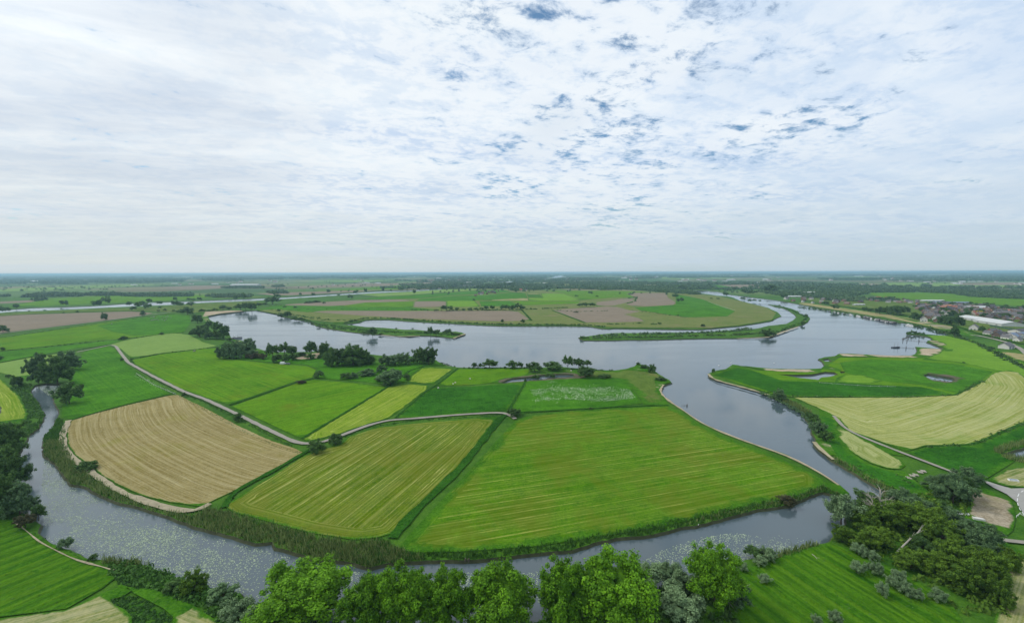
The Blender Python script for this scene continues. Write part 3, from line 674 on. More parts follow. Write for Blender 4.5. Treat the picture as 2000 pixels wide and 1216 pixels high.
def crown_arrays(prim, sec, leaves, leaf, z0=0.12, spread=0.31, sr=0.085, dome=1.0, seed=1, ragged=0.12):
    global rng
    keep = rng; rng = np.random.default_rng(seed)
    d = fib(prim*3); d = d[d[:, 2] > -0.55][:prim]; rad = spread*(1+rng.normal(size=(len(d), 1))*ragged)
    mid = z0+(1-z0)*0.50
    pc = d*rad; pc[:, 2] = mid+d[:, 2]*rad[:, 0]*(1-z0)*dome
    pts = []; 
    for p in pc:
        e = unit(sec); out = p-np.array([0, 0, mid]); out /= np.linalg.norm(out)+1e-9
        e = e+out*0.6; r_ = rng.uniform(0.05, 0.12, (sec, 1)); q = p+e*r_; pts.append(q)
    pts = np.vstack(pts+[pc*0.8+np.array([0, 0, mid*0.2])]); pts[:, 2] = np.clip(pts[:, 2], z0*0.7+0.05, None)
    m = len(pts); rr = rng.uniform(0.65, 1.35, m)*sr
    e = unit(m*leaves).reshape(m, leaves, 3); e[:, :, 2] = e[:, :, 2]*0.9+0.10
    c = pts[:, None, :]+e*rr[:, None, None]*(0.75+0.4*rng.random((m, leaves, 1)))
    nr = e+rng.normal(size=e.shape)*0.45+np.array([0, 0, 0.25]); nr /= np.linalg.norm(nr, axis=2)[:, :, None]
    tl = np.clip(0.52+0.28*rng.normal(size=(m, 1))+0.18*rng.normal(size=(m, leaves)), 0, 1)
    V, Q = quads(c.reshape(-1, 3), nr.reshape(-1, 3), leaf*rng.uniform(0.6, 1.4, m*leaves))
    tint = tl.ravel()
    # hearts tinted dark for the shade inside, so that the crown is not see-through
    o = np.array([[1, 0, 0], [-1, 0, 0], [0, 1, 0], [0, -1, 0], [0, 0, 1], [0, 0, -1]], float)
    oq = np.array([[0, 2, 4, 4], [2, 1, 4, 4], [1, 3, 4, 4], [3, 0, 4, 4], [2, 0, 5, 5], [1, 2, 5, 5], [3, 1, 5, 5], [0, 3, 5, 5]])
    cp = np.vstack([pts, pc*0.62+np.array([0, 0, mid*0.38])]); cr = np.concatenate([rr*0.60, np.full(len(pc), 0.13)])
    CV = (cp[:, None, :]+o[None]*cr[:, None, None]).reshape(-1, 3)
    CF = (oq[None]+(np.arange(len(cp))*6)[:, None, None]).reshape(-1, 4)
    rng = keep
    return V, Q, tint, CV, CF

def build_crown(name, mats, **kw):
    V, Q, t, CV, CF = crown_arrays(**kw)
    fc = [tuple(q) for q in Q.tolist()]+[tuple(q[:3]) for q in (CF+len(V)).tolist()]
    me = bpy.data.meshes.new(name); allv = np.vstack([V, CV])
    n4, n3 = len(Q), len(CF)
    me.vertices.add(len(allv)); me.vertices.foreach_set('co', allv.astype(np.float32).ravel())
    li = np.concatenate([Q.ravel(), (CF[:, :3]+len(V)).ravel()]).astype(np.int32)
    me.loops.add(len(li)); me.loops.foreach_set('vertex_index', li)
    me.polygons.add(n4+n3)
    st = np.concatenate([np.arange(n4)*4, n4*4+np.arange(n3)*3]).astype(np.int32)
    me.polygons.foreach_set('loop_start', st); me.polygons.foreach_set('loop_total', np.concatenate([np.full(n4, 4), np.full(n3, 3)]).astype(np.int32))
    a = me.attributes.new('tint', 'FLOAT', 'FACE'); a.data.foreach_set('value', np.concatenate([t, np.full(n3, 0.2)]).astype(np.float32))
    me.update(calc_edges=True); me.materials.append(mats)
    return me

def tube(pts, rad, n=7):
    V, Fc = [], []
    for i, p in enumerate(pts):
        d = (Vector(pts[min(i+1, len(pts)-1)])-Vector(pts[max(i-1, 0)])).normalized(); a = d.orthogonal().normalized(); b = d.cross(a)
        for k in range(n):
            w = 2*math.pi*k/n; V.append(tuple(Vector(p)+(a*math.cos(w)+b*math.sin(w))*rad[i]))
    for i in range(len(pts)-1):
        for k in range(n): Fc.append((i*n+k, i*n+(k+1) % n, (i+1)*n+(k+1) % n, (i+1)*n+k))
    Fc.append(tuple(range(n))[::-1]); Fc.append(tuple((len(pts)-1)*n+k for k in range(n)))
    return V, Fc

def join(parts):
    V, Fc = [], []
    for v_, f_ in parts:
        o = len(V); V += [tuple(q) for q in v_]; Fc += [tuple(o+i for i in q) for q in f_]
    return V, Fc

def trunk_mesh(name, seed, limbs=6, h=0.62, r=0.022, mat=None, reach=0.30):
    rd = random.Random(seed); parts = [tube([(0, 0, -0.03), (0.01, 0, 0.12), (0.02*rd.uniform(-1, 1), 0.01, h*0.6), (0, 0, h)], [r*1.4, r, r*0.8, r*0.3])]
    for k in range(limbs):
        a = 2*math.pi*(k+rd.random()*0.6)/limbs; z = h*rd.uniform(0.25, 0.6); l = reach*rd.uniform(0.7, 1.1)
        parts.append(tube([(0, 0, z), (math.cos(a)*l*0.5, math.sin(a)*l*0.5, z+0.14), (math.cos(a)*l, math.sin(a)*l, z+0.14+0.16*rd.random())], [r*0.7, r*0.45, r*0.15], 5))
    V, Fc = join(parts); me = bpy.data.meshes.new(name); me.from_pydata(V, [], Fc); me.materials.append(mat or BARK); return me

PROTO = {}
def protos(kind, leafk, n, **kw):
    L = []
    for i in range(n):
        k2 = dict(kw); k2['seed'] = kw.get('seed', 5)+i*13
        L.append((build_crown(kind+'_crown', LM[leafk], **k2), trunk_mesh(kind+'_trunk', 3+i)))
    PROTO[kind] = L
HI = dict(prim=44, sec=6, leaves=80, leaf=0.026, sr=0.060)
MD = dict(prim=22, sec=4, leaves=34, leaf=0.055, sr=0.080)
LO = dict(prim=14, sec=3, leaves=16, leaf=0.105, sr=0.105)
protos('willow', 'willow', 5, z0=0.02, spread=0.33, seed=10, **HI)
protos('greywillow', 'grey', 3, z0=0.0, spread=0.31, seed=40, **{**MD, 'leaves': 60, 'leaf': 0.042})
protos('woodtree', 'olive', 4, z0=-0.25, spread=0.33, seed=60, **{**HI, 'prim': 32, 'leaves': 50, 'leaf': 0.034})
protos('duskytree', 'bluegrey', 3, z0=-0.25, spread=0.33, seed=80, **{**HI, 'prim': 32, 'leaves': 50, 'leaf': 0.034})
protos('darktree', 'dark', 3, z0=-0.25, spread=0.33, seed=90, **{**HI, 'prim': 32, 'leaves': 50, 'leaf': 0.034})
protos('bush', 'dark', 3, z0=-0.12, spread=0.31, seed=110, **MD)
protos('duskybush', 'bluegrey', 3, z0=-0.12, spread=0.31, seed=120, **MD)
protos('brownbush', 'brown', 2, z0=-0.12, spread=0.31, seed=130, **MD)
protos('treem', 'dark', 3, z0=0.14, spread=0.31, seed=140, **MD)
protos('yellowbush', 'yellow', 1, z0=-0.1, spread=0.31, seed=150, **MD)
protos('tree', 'dark', 4, z0=0.16, spread=0.31, seed=160, **LO)
protos('lowbush', 'dark', 3, z0=-0.12, spread=0.31, seed=170, **LO)
_used = {}
def ray(px, py):
    v_ = RM @ Vector(((px-1000.0)/F, (608.0-py)/F, -1.0)); return v_.x/v_.y, -v_.z/v_.y

def place(px, ybot, w, h):
    """ground position, width and height in metres of a round crown that covers this box of the photograph"""
    a, kb = ray(px, ybot); _, kt = ray(px, ybot-h); a0, _ = ray(px-w/2, ybot); a1, _ = ray(px+w/2, ybot)
    Y = H/kb; W = Hh = 5
    for _ in range(12):
        W = (a1-a0)*Y/math.sqrt(1+a*a); Hh = max(0.3*W, H-kt*Y); Y = (H-0.05*Hh)/kb+0.36*W
    return Vector((a*Y, Y, 0)), W, Hh

CAT = {'bush': 'bush', 'duskybush': 'bush', 'brownbush': 'bush', 'lowbush': 'bush', 'yellowbush': 'bush'}
def plant(kind, px, y, w, h, label, group=None, name=None, parts=True, hm=None, cat=None):
    p, W, Hh = place(px, y, w, h)
    if hm: Hh = hm
    cr, tr = PROTO[kind][_used.setdefault(kind, 0) % len(PROTO[kind])]; _used[kind] += 1
    if kind == 'willow': Hh *= 0.87
    cat = cat or CAT.get(kind, 'tree'); nm = name or {'willow': 'willow_tree', 'greywillow': 'grey_willow'}.get(kind, 'bush' if cat == 'bush' else 'tree')
    W *= 1.0 if kind == 'willow' else 1.14; Hh *= 1.03
    rot = random.uniform(0, 6.28)
    if parts:
        e = bpy.data.objects.new(nm, None); COL.objects.link(e); e.location = p; e.scale = (W, W, Hh); e.rotation_euler = (0, 0, rot)
        for n_, me in (('crown', cr), ('trunk', tr)):
            c = bpy.data.objects.new(n_, me); COL.objects.link(c); c.parent = e
    else:
        key = ('j', kind, cr.name)
        if key not in PROTO:
            PROTO[key] = cr
        e = bpy.data.objects.new(nm, PROTO[key]); COL.objects.link(e); e.location = p; e.scale = (W, W, Hh); e.rotation_euler = (0, 0, rot)
    tag(e, label, cat, group); return e

ORD = 'first second third fourth fifth sixth seventh eighth ninth tenth eleventh twelfth thirteenth fourteenth fifteenth sixteenth seventeenth eighteenth nineteenth twentieth'.split()
TENS = {20: 'twenty', 30: 'thirty', 40: 'forty'}
def ordn(i):
    if i < 20: return ORD[i]
    return TENS[(i+1)//10*10]+'-'+ORD[(i+1) % 10-1] if (i+1) % 10 else {30: 'thirtieth', 40: 'fortieth', 50: 'fiftieth'}[i+1]
def row(kind, where, spec, group, adj='dark', parts=True, cat=None):
    L = sorted([tuple(map(float, q.split(','))) for q in spec.split()])
    word = cat or CAT.get(kind, 'tree')
    for i, (x, y, w, h) in enumerate(L):
        pos = 'leftmost' if i == 0 else ('rightmost' if i == len(L)-1 else ordn(i)+' from the left')
        plant(kind, x, y, w, h, f"{adj} {word} {where}, {pos}", group, parts=parts, cat=cat)

# --- the row of bright willows along the bottom edge
for x, y, w, h, lb in [
 (590, 1262, 205, 165, 'broad bright green willow at the left end of the bottom row'),
 (722, 1262, 105, 150, 'narrow bright green willow right of the broad left one, by a water gap'),
 (790, 1262, 120, 166, 'bright green willow with two peaks, third in the bottom row'),
 (868, 1262, 110, 150, 'low rounded bright willow in the middle of the bottom row'),
 (978, 1262, 140, 164, 'full bright green willow left of the water gap near the middle'),
 (1105, 1262, 120, 178, 'bright green willow right of the water gap near the middle'),
 (1190, 1262, 165, 192, 'tallest and widest bright green willow of the bottom row')]:
    plant('willow', x, y, w, h, lb, 'bright willows in a row on the near bank')
plant('willow', 1394, 1205, 116, 145, 'solitary round bright willow beside grey willows, right of the row', 'bright willows in a row on the near bank')
for x, y, w, h, lb in [
 (1270, 1150, 62, 52, 'grey green willow bush right behind the tallest bright willow'), (1312, 1162, 66, 56, 'pale grey willow bush between the tall and the round bright willows'),
 (1346, 1165, 42, 40, 'small grey willow bush touching the left side of the round bright willow'), (1327, 1225, 84, 70, 'grey willow bush at the bottom edge below the round bright willow'),
 (1450, 1120, 22, 22, 'small grey bush on the water edge right of the round bright willow'), (1484, 1108, 26, 22, 'grey bush on the near bank with one larger grey bush behind'),
 (1502, 1100, 34, 30, 'roundest grey bush at the corner of the striped meadow'), (1492, 1143, 24, 22, 'lone pale round bush inside the striped meadow near its left edge'),
 (1630, 1222, 30, 30, 'pale bush cut by the bottom edge in the striped meadow'), (1594, 1222, 22, 24, 'small bush at the bottom edge left of a paler one'),
 (1642, 1030, 66, 62, 'silvery willow leaning over the water at the wood corner'), (1634, 1012, 36, 26, 'small silvery willow hanging over the water by the wood'),
 (467, 1228, 68, 62, 'large grey willow left of the broad bright willow'), (492, 1245, 54, 54, 'grey willow pressed against the broad bright willow'),
 (1246, 1230, 40, 50, 'dim grey willow under the tallest bright willow')]:
    plant('greywillow', x, y, w, h, lb, 'grey willows on the near bank')
plant('bush', 1473, 1094, 40, 26, 'dark reddish bush in the reeds at the near bank', 'grey willows on the near bank')
plant('duskybush', 1430, 1190, 70, 60, 'dark bush under the round bright willow, by pale fallen branches', None)
plant('woodtree', 381, 1166, 50, 50, 'round dark green bush standing in reeds at the lower left', None, cat='bush', name='bush')
plant('duskybush', 438, 1180, 56, 36, 'dusky shrub between the round dark bush and the grey willow')
plant('bush', 340, 1160, 44, 26, 'low green shrub on the near bank left of the round dark bush')
plant('bush', 182, 1096, 20, 14, 'small round black green bush on the lower left water edge')
plant('duskybush', 128, 1072, 34, 22, 'sprawling thin bush leaning over the lily water')
# --- dark trees on the left edge
for x, y, w, h, k, lb in [
 (12, 892, 82, 70, 'darktree', 'topmost dark tree at the left edge above the channel'), (-20, 945, 100, 90, 'darktree', 'dark tree cut by the left edge, behind the others'),
 (30, 950, 70, 62, 'darktree', 'dark tree on the left edge overhanging the narrow channel'), (-5, 1015, 95, 90, 'darktree', 'biggest dark tree at the left edge, near the ridged meadow'),
 (40, 1010, 76, 66, 'duskytree', 'lowest dark tree on the left edge with branches over water'), (76, 1018, 34, 34, 'bush', 'dark bush hanging over the lilies below the left edge trees'),
 (50, 1035, 46, 32, 'brownbush', 'withered brown bush at the foot of the left edge trees')]:
    plant(k, x, y, w, h, lb, 'dark trees at the left edge')
# --- the wood at the lower right
for x, y, w, h, k, lb in [
 (1695, 1000, 60, 40, 'darktree', 'dark tree at the top left of the wood where channels meet'), (1690, 1046, 70, 50, 'woodtree', 'olive tree right of the silvery willow'),
 (1645, 1062, 40, 36, 'woodtree', 'low olive tree at the left tip of the wood'), (1720, 1040, 74, 60, 'woodtree', 'olive tree below the bare dead tree'),
 (1676, 1075, 52, 38, 'woodtree', 'olive tree at the meadow corner of the wood'), (1715, 1078, 62, 48, 'woodtree', 'dense olive tree just left of the leaning dead trunk'),
 (1760, 1000, 70, 46, 'duskytree', 'dusky tree on the far edge of the wood by reeds'), (1800, 1012, 66, 40, 'duskytree', 'dusky tree above the centre of the wood'),
 (1772, 1042, 90, 58, 'woodtree', 'broad olive tree behind the leaning dead trunk'), (1818, 1048, 80, 60, 'woodtree', 'brightest olive tree in the middle of the wood'),
 (1838, 1080, 84, 64, 'woodtree', 'tall olive tree right of the leaning dead trunk'), (1800, 1092, 60, 44, 'darktree', 'shaded dark tree in the gap of the wood'),
 (1778, 1120, 66, 44, 'woodtree', 'olive tree bordering the row of small bushes'), (1820, 1130, 70, 50, 'woodtree', 'olive tree near the lower edge of the wood'),
 (1866, 1120, 90, 66, 'woodtree', 'large olive tree in the lower middle of the wood'), (1880, 1165, 96, 74, 'woodtree', 'lowest large olive tree of the wood'),
 (1930, 1150, 84, 80, 'woodtree', 'big olive tree at the right side of the wood'), (1916, 1100, 80, 62, 'duskytree', 'dusky tree by the straw strip right of the wood'),
 (1890, 1068, 76, 56, 'duskytree', 'silver topped tree beside the dry field'), (1862, 1040, 66, 46, 'duskytree', 'dusky tree next to the white trough'),
 (1932, 1070, 52, 44, 'duskytree', 'small dusky tree at the end of the short footpath'), (1965, 1120, 56, 50, 'woodtree', 'rightmost olive tree of the wood by the dry verge'),
 (1860, 990, 84, 64, 'duskytree', 'large feathery tree in front of the dry field'), (1826, 960, 56, 34, 'duskytree', 'feathery tree at the left of the farm track'),
 (1888, 950, 62, 36, 'duskytree', 'feathery tree where the farm track meets the road'), (1880, 975, 50, 46, 'darktree', 'dark tree between the two feathery ones'),
 (1835, 1010, 50, 34, 'darktree', 'low dark tree under the large feathery one'), (1950, 1190, 60, 60, 'woodtree', 'tree at the lower right corner of the wood')]:
    plant(k, x, y, w, h, lb, 'trees of the wood at the lower right')
for x, y, w, h, lb in [
 (1672, 1086, 28, 28, 'topmost small bush beside the wood edge'), (1688, 1092, 26, 22, 'small bush just below the topmost one'), (1704, 1098, 26, 22, 'small bush at the wood edge above a pair'),
 (1673, 1124, 34, 30, 'round bush at the left end, standing alone in the striped meadow'), (1700, 1116, 20, 18, 'tiny bush between two round ones by the meadow'), (1712, 1126, 32, 28, 'round bush right of the lone left one'),
 (1753, 1140, 34, 28, 'bush topping the lower cluster beside the wood'), (1743, 1152, 30, 28, 'bush in the middle of the lower cluster'), (1765, 1165, 36, 30, 'wide bush in the lower cluster'),
 (1788, 1176, 32, 28, 'last bush of the touching lower cluster'), (1722, 1170, 32, 32, 'round bush left of the lower cluster'), (1830, 1180, 38, 30, 'lone round bush at the lowest end by the wood')]:
    plant('greywillow', x, y, w, h, lb, 'small round bushes in the striped meadow', name='bush', cat='bush')

# --- trees and bushes of the middle distance
MID = '''duskytree|75,748,48,60|left tree of the dark clump by the upper pond bay
darktree|112,750,66,56|front tree of the dark clump over the lily bay
duskytree|131,724,60,40|rear right tree of the dark clump beside the meadow
bush|136,790,58,42|broad dark bush on the narrow channel with a shadow
bush|32,757,28,24|dark bush left of the narrow channel top
lowbush|17,738,14,8|tiny bush at the edge of the yellow meadow
bush|465,824,20,18|single dark bush on the gravel track between stubble and meadow
bush|360,775,11,9|small dark bush at the top corner of the tan stubble field
bush|620,886,33,28|larger black green bush at the track bend
bush|655,870,28,24|rounder black green bush right across the track bend
bush|238,705,7,6|tiny bush on the track near its upper end
brownbush|588,750,18,8|low bush on the ditch between two meadows
bush|623,739,18,16|dark bush at the upper end of the ditch
bush|676,741,24,14|left dark bush beside the small pool
duskybush|693,740,18,13|paler bush beside the small pool
duskybush|718,735,28,14|grey bush behind the small pool
brownbush|740,746,16,11|reddish bush left of the round willow bush
duskybush|763,752,46,34|large round bush beside the yellow green meadow
duskybush|746,727,20,14|round crown behind the large round bush
bush|795,742,14,12|thin dark bush right of the large round bush
bush|1003,814,26,17|bush at the fork of the gravel track
lowbush|1154,800,9,5|tiny bush on the ditch above the big mown meadow
duskytree|1522,782,26,22|round bush on the right bank with its reflection
bush|1580,815,15,11|upper bush of three on the right bank
bush|1590,826,24,18|middle bush of three on the right bank
duskybush|1598,848,30,27|round grey bush on the right bank near the sand
bush|1612,864,26,24|dark bush above the sandy notch on the right bank
brownbush|1537,989,34,22|olive brown bush on the near tip of the big meadow
bush|171,922,48,22|dark bushy reeds at the channel bend by the stubble corner
bush|1864,657,20,20|round tree at the head of the right bay
bush|1274,728,17,17|round bush on the sandy point
bush|1258,720,16,9|dark bush on the crest of the sandy point
bush|1246,713,8,6|smallest bush at the tip of the sandy point
bush|1290,744,20,9|low bush on the sandy neck
bush|1393,728,7,9|sapling on the tip of the right peninsula
treem|32,603,12,10|tree at the left end of the far river bank
bush|6,650,28,15|round bush at the left edge on the brown field
bush|203,625,15,15|tree on the dirt track beside the brown field
bush|279,617,12,12|tree at the right end of the brown field
bush|241,664,19,8|low bush in the left meadow
bush|316,654,8,6|tiny bush on the hedge right of the low bush
bush|6,685,11,8|bush on the ditch at the left edge
bush|2,703,12,8|bush below another at the left edge
treem|532,594,26,15|largest dark tree by the far river bank
bush|390,658,34,22|dark thicket left of the lake head
bush|386,631,23,18|round dark tree on the bank above the thicket
bush|366,614,28,15|dark clump at the corner of the green meadow
bush|550,620,13,9|bush on the left of the pair on the north shore
bush|562,618,16,11|larger bush on the north shore
bush|728,656,20,17|solitary tree on the narrow spit with its reflection
bush|744,654,9,4|low bush right of the solitary spit tree
treem|841,656,13,17|taller tree near the tip of the spit
treem|853,656,12,13|second tree near the tip of the spit
duskybush|876,652,11,12|pale willow near the tip of the spit
bush|981,629,7,6|round bush on the north bank, left one
bush|1021,630,9,7|round bush on the north bank, right one
bush|1500,657,28,15|spreading bush at the east end of the long island
duskybush|1522,598,6,3|bush on the thin spit above the island
bush|1373,638,9,6|bush on the grassy north bank of the side channel
lowbush|1287,633,8,4|low bush near the strip of pale grass
bush|1574,618,9,5|shrub on the north east tip of the island
bush|1568,634,8,7|shrub on the south east tip of the island
yellowbush|1911,613,18,7|bright yellow tree among the village roofs
yellowbush|1877,609,10,6|smaller yellow tree beside red roofs
bush|1887,613,14,12|dark green tree right of the smaller yellow one
bush|1506,571,26,15|broad dark tree on the far right bank
bush|1918,648,14,12|dark tree in front of the white hall
lowbush|1882,709,6,3|tiny dark shrub in the pale right meadow'''
for ln in MID.split('\n'):
    k, s_, lb = ln.split('|'); x, y, w, h = map(float, s_.split(',')); plant(k, x, y, w, h, lb)
row('duskytree', 'in the thick clump on the lower left lake shore', '436,700,26,28 449,700,32,32 462,700,32,34 478,692,36,30 486,688,28,28 492,698,24,16', 'trees of the clump on the lake shore', 'dark')
row('brownbush', 'on the sandy bank right of the thick clump', '486,701,16,10 500,701,24,12 514,702,18,12', 'low bushes on the sandy bank', 'low brownish')
row('treem', 'in the loose group behind the white van', '532,699,24,27 556,695,24,25 571,697,20,23 608,696,27,29', 'loose trees behind the van', 'dark')
row('bush', 'at the foot of the loose tree group', '541,708,22,17 558,709,16,18 573,704,20,15 590,696,18,9 606,702,22,12 626,701,12,10', 'bushes under the loose trees', 'dark round')
row('darktree', 'in the big group on the south lake shore', '634,692,26,24 648,715,30,38 668,714,32,34 690,714,48,42 708,712,34,32 722,712,22,18', 'trees of the big shore group', 'tall dark')
row('duskybush', 'in the low group right of the tall shore trees', '754,714,26,22 772,714,34,26 792,712,28,22', 'low group on the lake shore', 'wide')
row('darktree', 'in the pair standing beside the open lake', '820,710,26,32 838,712,28,36', 'pair of lake shore trees', 'dark')
row('bush', 'along the shore below the wide river', '927,718,12,11 938,718,8,9 956,718,28,17 986,720,7,5 1000,720,22,16 1015,718,12,12', 'bushes on the middle shore', 'rounded')
row('treem', 'behind the reedy pool by the river', '1109,720,19,25 1130,719,21,19 1147,717,14,14', 'trees behind the reedy pool', 'slender')
row('bush', 'around the reedy pool', '1044,727,28,20 1046,742,15,11 1075,738,20,10 1081,724,34,18 1142,737,34,23 1180,739,26,8 1026,745,6,6', 'bushes round the reedy pool', 'olive')
row('bush', 'at the head of the lake beside the beach', '408,638,14,12 424,648,20,20 438,662,24,28 424,662,28,17 410,662,26,15 448,667,14,8 398,648,20,14', 'thicket at the lake head', 'dark')
row('treem', 'behind the lake beach', '470,606,24,13 480,605,14,14 492,608,17,18 506,599,11,8 518,597,11,6 436,606,16,10 448,606,10,7', 'trees behind the lake beach', 'dark')
row('lowbush', 'in the hedge above the lake beach', '408,609,10,5 420,608,12,6 395,609,14,6 352,612,13,8', 'hedge bushes above the beach', 'low', parts=False)
row('lowbush', 'along the lake north shore', '544,608,8,5 574,626,9,6 586,626,18,7 622,638,8,4 718,651,6,3 686,630,6,7 556,600,8,3 576,601,8,4 633,593,6,4 604,592,14,4 618,591,16,5', 'small bushes of the north shore', 'small', parts=False)
row('lowbush', 'on the narrow spit in the lake', '831,651,9,5 868,651,9,5 884,654,12,6 894,655,10,5 806,643,6,3 774,643,5,3', 'shrubs on the narrow spit', 'low', parts=False)
row('tree', 'on the hedge line between the far fields', '851,609,5,5 867,608,13,12 880,607,11,9 892,607,9,7 905,607,8,5 918,607,9,6 930,607,9,6 941,606,8,6 950,606,10,10 961.5,606,8,10', 'trees on the left half of the far hedge', 'dark', parts=False)
row('tree', 'in the tight tree row on the far hedge', '981,606,9,10 989,606,11,12 997,606,10,10 1005,606,11,12 1013,606,12,13 1021,606,9,9', 'tight tree row on the far hedge', 'dark', parts=False)
row('tree', 'at the corner of the far brown field', '1134,600,11,8 1144,599.5,12,8 1156,599.5,12,9 1125,611,10,4', 'trees by the far brown field', 'dark', parts=False)
row('tree', 'in the pasture left of the far wood', '1120,566,6,5 1134,566,7,5 1149,565,6,5 1155,565,6,4 1179,568,7,6 1153,575,8,7 1166,580,6,3 1126,579,7,3', 'scattered pasture trees', 'round', parts=False)
row('tree', 'around the middle farm', '925.6,588,5,5 948,571,4,6 1000,570,8,8 1008,572,14,8 1073,567,6,5 981,565,5,4 968,566,7,4 935,572,5,3', 'trees round the middle farm', 'dark', parts=False)
row('tree', 'in the riverside row above the middle farm', '936,564,9,8 944,564,8,7 952,563.5,9,8 961,562.5,8,7 969,561.5,9,8 977,560.5,8,7 985,560,9,8 994,559,8,8 1002,558,7,7 995,564,6,5', 'riverside row above the farm', 'leafy', parts=False)
row('tree', 'on the near bank of the far river, left part', '4,611,13,12 15,611,14,12 125,599,17,14 189,601,21,15 209,595,21,15 252,599,12,11 261,608,12,11 274,603,18,15 288,605,16,12 310,609,8,5 342,599,15,13 354,599,12,9 373,599,14,9', 'trees on the left near river bank', 'dark', parts=False)
row('tree', 'on the opposite bank of the far river', '292,593,11,11 312,596,12,9 342,588,9,8 369,588,9,6 378,588,9,6 390,589,9,10 460,587,8,10 476,586,10,13 587,578,5,7 661,578,6,4 698,571,4,5', 'trees on the opposite river bank', 'dark', parts=False)
row('tree', 'spaced along the far river, middle part', '535,578,13,10 543,583,11,10 612,580,8,9 642,573,8,8 684,584,11,8 693,575,7,8 714,573,6,11 748,571,6,11 764,570,4,5 784,569,9,9 798,566,6,8 809,575,6,9', 'spaced trees on the far river', 'round', parts=False)
row('tree', 'spaced along the far river near the farm', '817,568,7,7 823,563,4,6 841,564,3,6 863,564,4,5 876,563,4,6 902,559,5,8 893,557,8,4', 'spaced trees near the farm', 'thin', parts=False)
row('lowbush', 'scattered on the plain above the brown field', '151,610,7,4 124,612,5,3 88,607,6,3 120,604,6,3 57,609,5,3 312,602,8,4 322,607,8,4 340,608,8,4', 'shrubs above the brown field', 'low', parts=False)
row('tree', 'on the bend where the river narrows', '1319,583,12,10 1329,591,13,9 1286,571,8,6 1298,572,10,5 1417,580,10,10 1402,585,6,4 1389,584,5,3 1451,586,10,5 1464,590,7,6 1473,589,9,5 1484,590,5,5 1324,617,5,3 1328,565,15,9', 'trees at the river bend', 'dark', parts=False)
row('tree', 'behind the right river bank', '1454,574,13,9 1465,575,9,9 1474,574,10,7 1544,579,8,5 1528,583,7,7 1534,583,9,9 1585,578,8,8 1612,596,15,8 1632,590,8,5 1632,606,18,12', 'trees behind the right bank', 'dark', parts=False)
row('bush', 'in the big clumps by the right dike', '1718,613,22,14 1732,614,20,16 1746,615,30,20 1758,614,22,16 1768,610,18,13 1786,624,22,15 1798,626,18,13 1844,632,26,18 1858,636,28,20 1872,636,24,20 1860,622,26,16 1700,609,14,8 1690,606,14,7', 'clumps by the right dike', 'dense dark')
row('lowbush', 'on the islet beside the jetties', '1774,652,8,5 1781,652,8,7 1788,652,8,6 1795,653,8,5 1803,654,8,5', 'shrubs on the small islet', 'dark', parts=False)

# ------------------------------------------------------------------ masses of growth: one object each
def tufts(name, pts, W, Hh, nq, q, leafk, core=True, seed=3):
    n = len(pts); W = np.broadcast_to(W, (n,)).astype(float); Hh = np.broadcast_to(Hh, (n,)).astype(float)
    e = unit(n*nq).reshape(n, nq, 3); e[:, :, 2] = np.abs(e[:, :, 2])*1.0-0.08
    r_ = (0.7+0.35*rng.random((n, nq, 1)))
    c = np.empty((n, nq, 3)); c[:, :, :2] = pts[:, None, :2]+e[:, :, :2]*r_*W[:, None, None]*0.5
    c[:, :, 2] = pts[:, None, 2]+e[:, :, 2]*r_[:, :, 0]*Hh[:, None]
    nr = e+rng.normal(size=e.shape)*0.4; nr /= np.linalg.norm(nr, axis=2)[:, :, None]
    V, Q = quads(c.reshape(-1, 3), nr.reshape(-1, 3), np.repeat(W*q, nq)*rng.uniform(0.6, 1.4, n*nq))
    t = np.clip(0.45+0.22*rng.normal(size=(n, 1))+0.2*rng.normal(size=(n, nq)), 0, 1).ravel()
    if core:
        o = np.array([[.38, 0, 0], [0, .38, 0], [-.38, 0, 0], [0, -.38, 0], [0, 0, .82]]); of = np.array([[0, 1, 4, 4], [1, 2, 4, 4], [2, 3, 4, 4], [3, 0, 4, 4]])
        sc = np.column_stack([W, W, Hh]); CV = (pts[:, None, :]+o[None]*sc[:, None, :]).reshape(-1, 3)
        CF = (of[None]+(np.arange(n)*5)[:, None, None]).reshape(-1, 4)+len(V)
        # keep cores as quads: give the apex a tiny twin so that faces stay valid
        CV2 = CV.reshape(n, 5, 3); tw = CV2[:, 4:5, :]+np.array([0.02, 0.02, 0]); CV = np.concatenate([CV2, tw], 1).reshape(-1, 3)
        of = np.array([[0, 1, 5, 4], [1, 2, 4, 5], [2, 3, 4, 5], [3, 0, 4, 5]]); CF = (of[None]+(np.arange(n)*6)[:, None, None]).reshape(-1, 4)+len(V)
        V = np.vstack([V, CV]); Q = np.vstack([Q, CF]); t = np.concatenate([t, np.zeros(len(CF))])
    return tag(mesh_np(name, V, Q.astype(np.int32), LM[leafk], tint=t), kind='stuff')

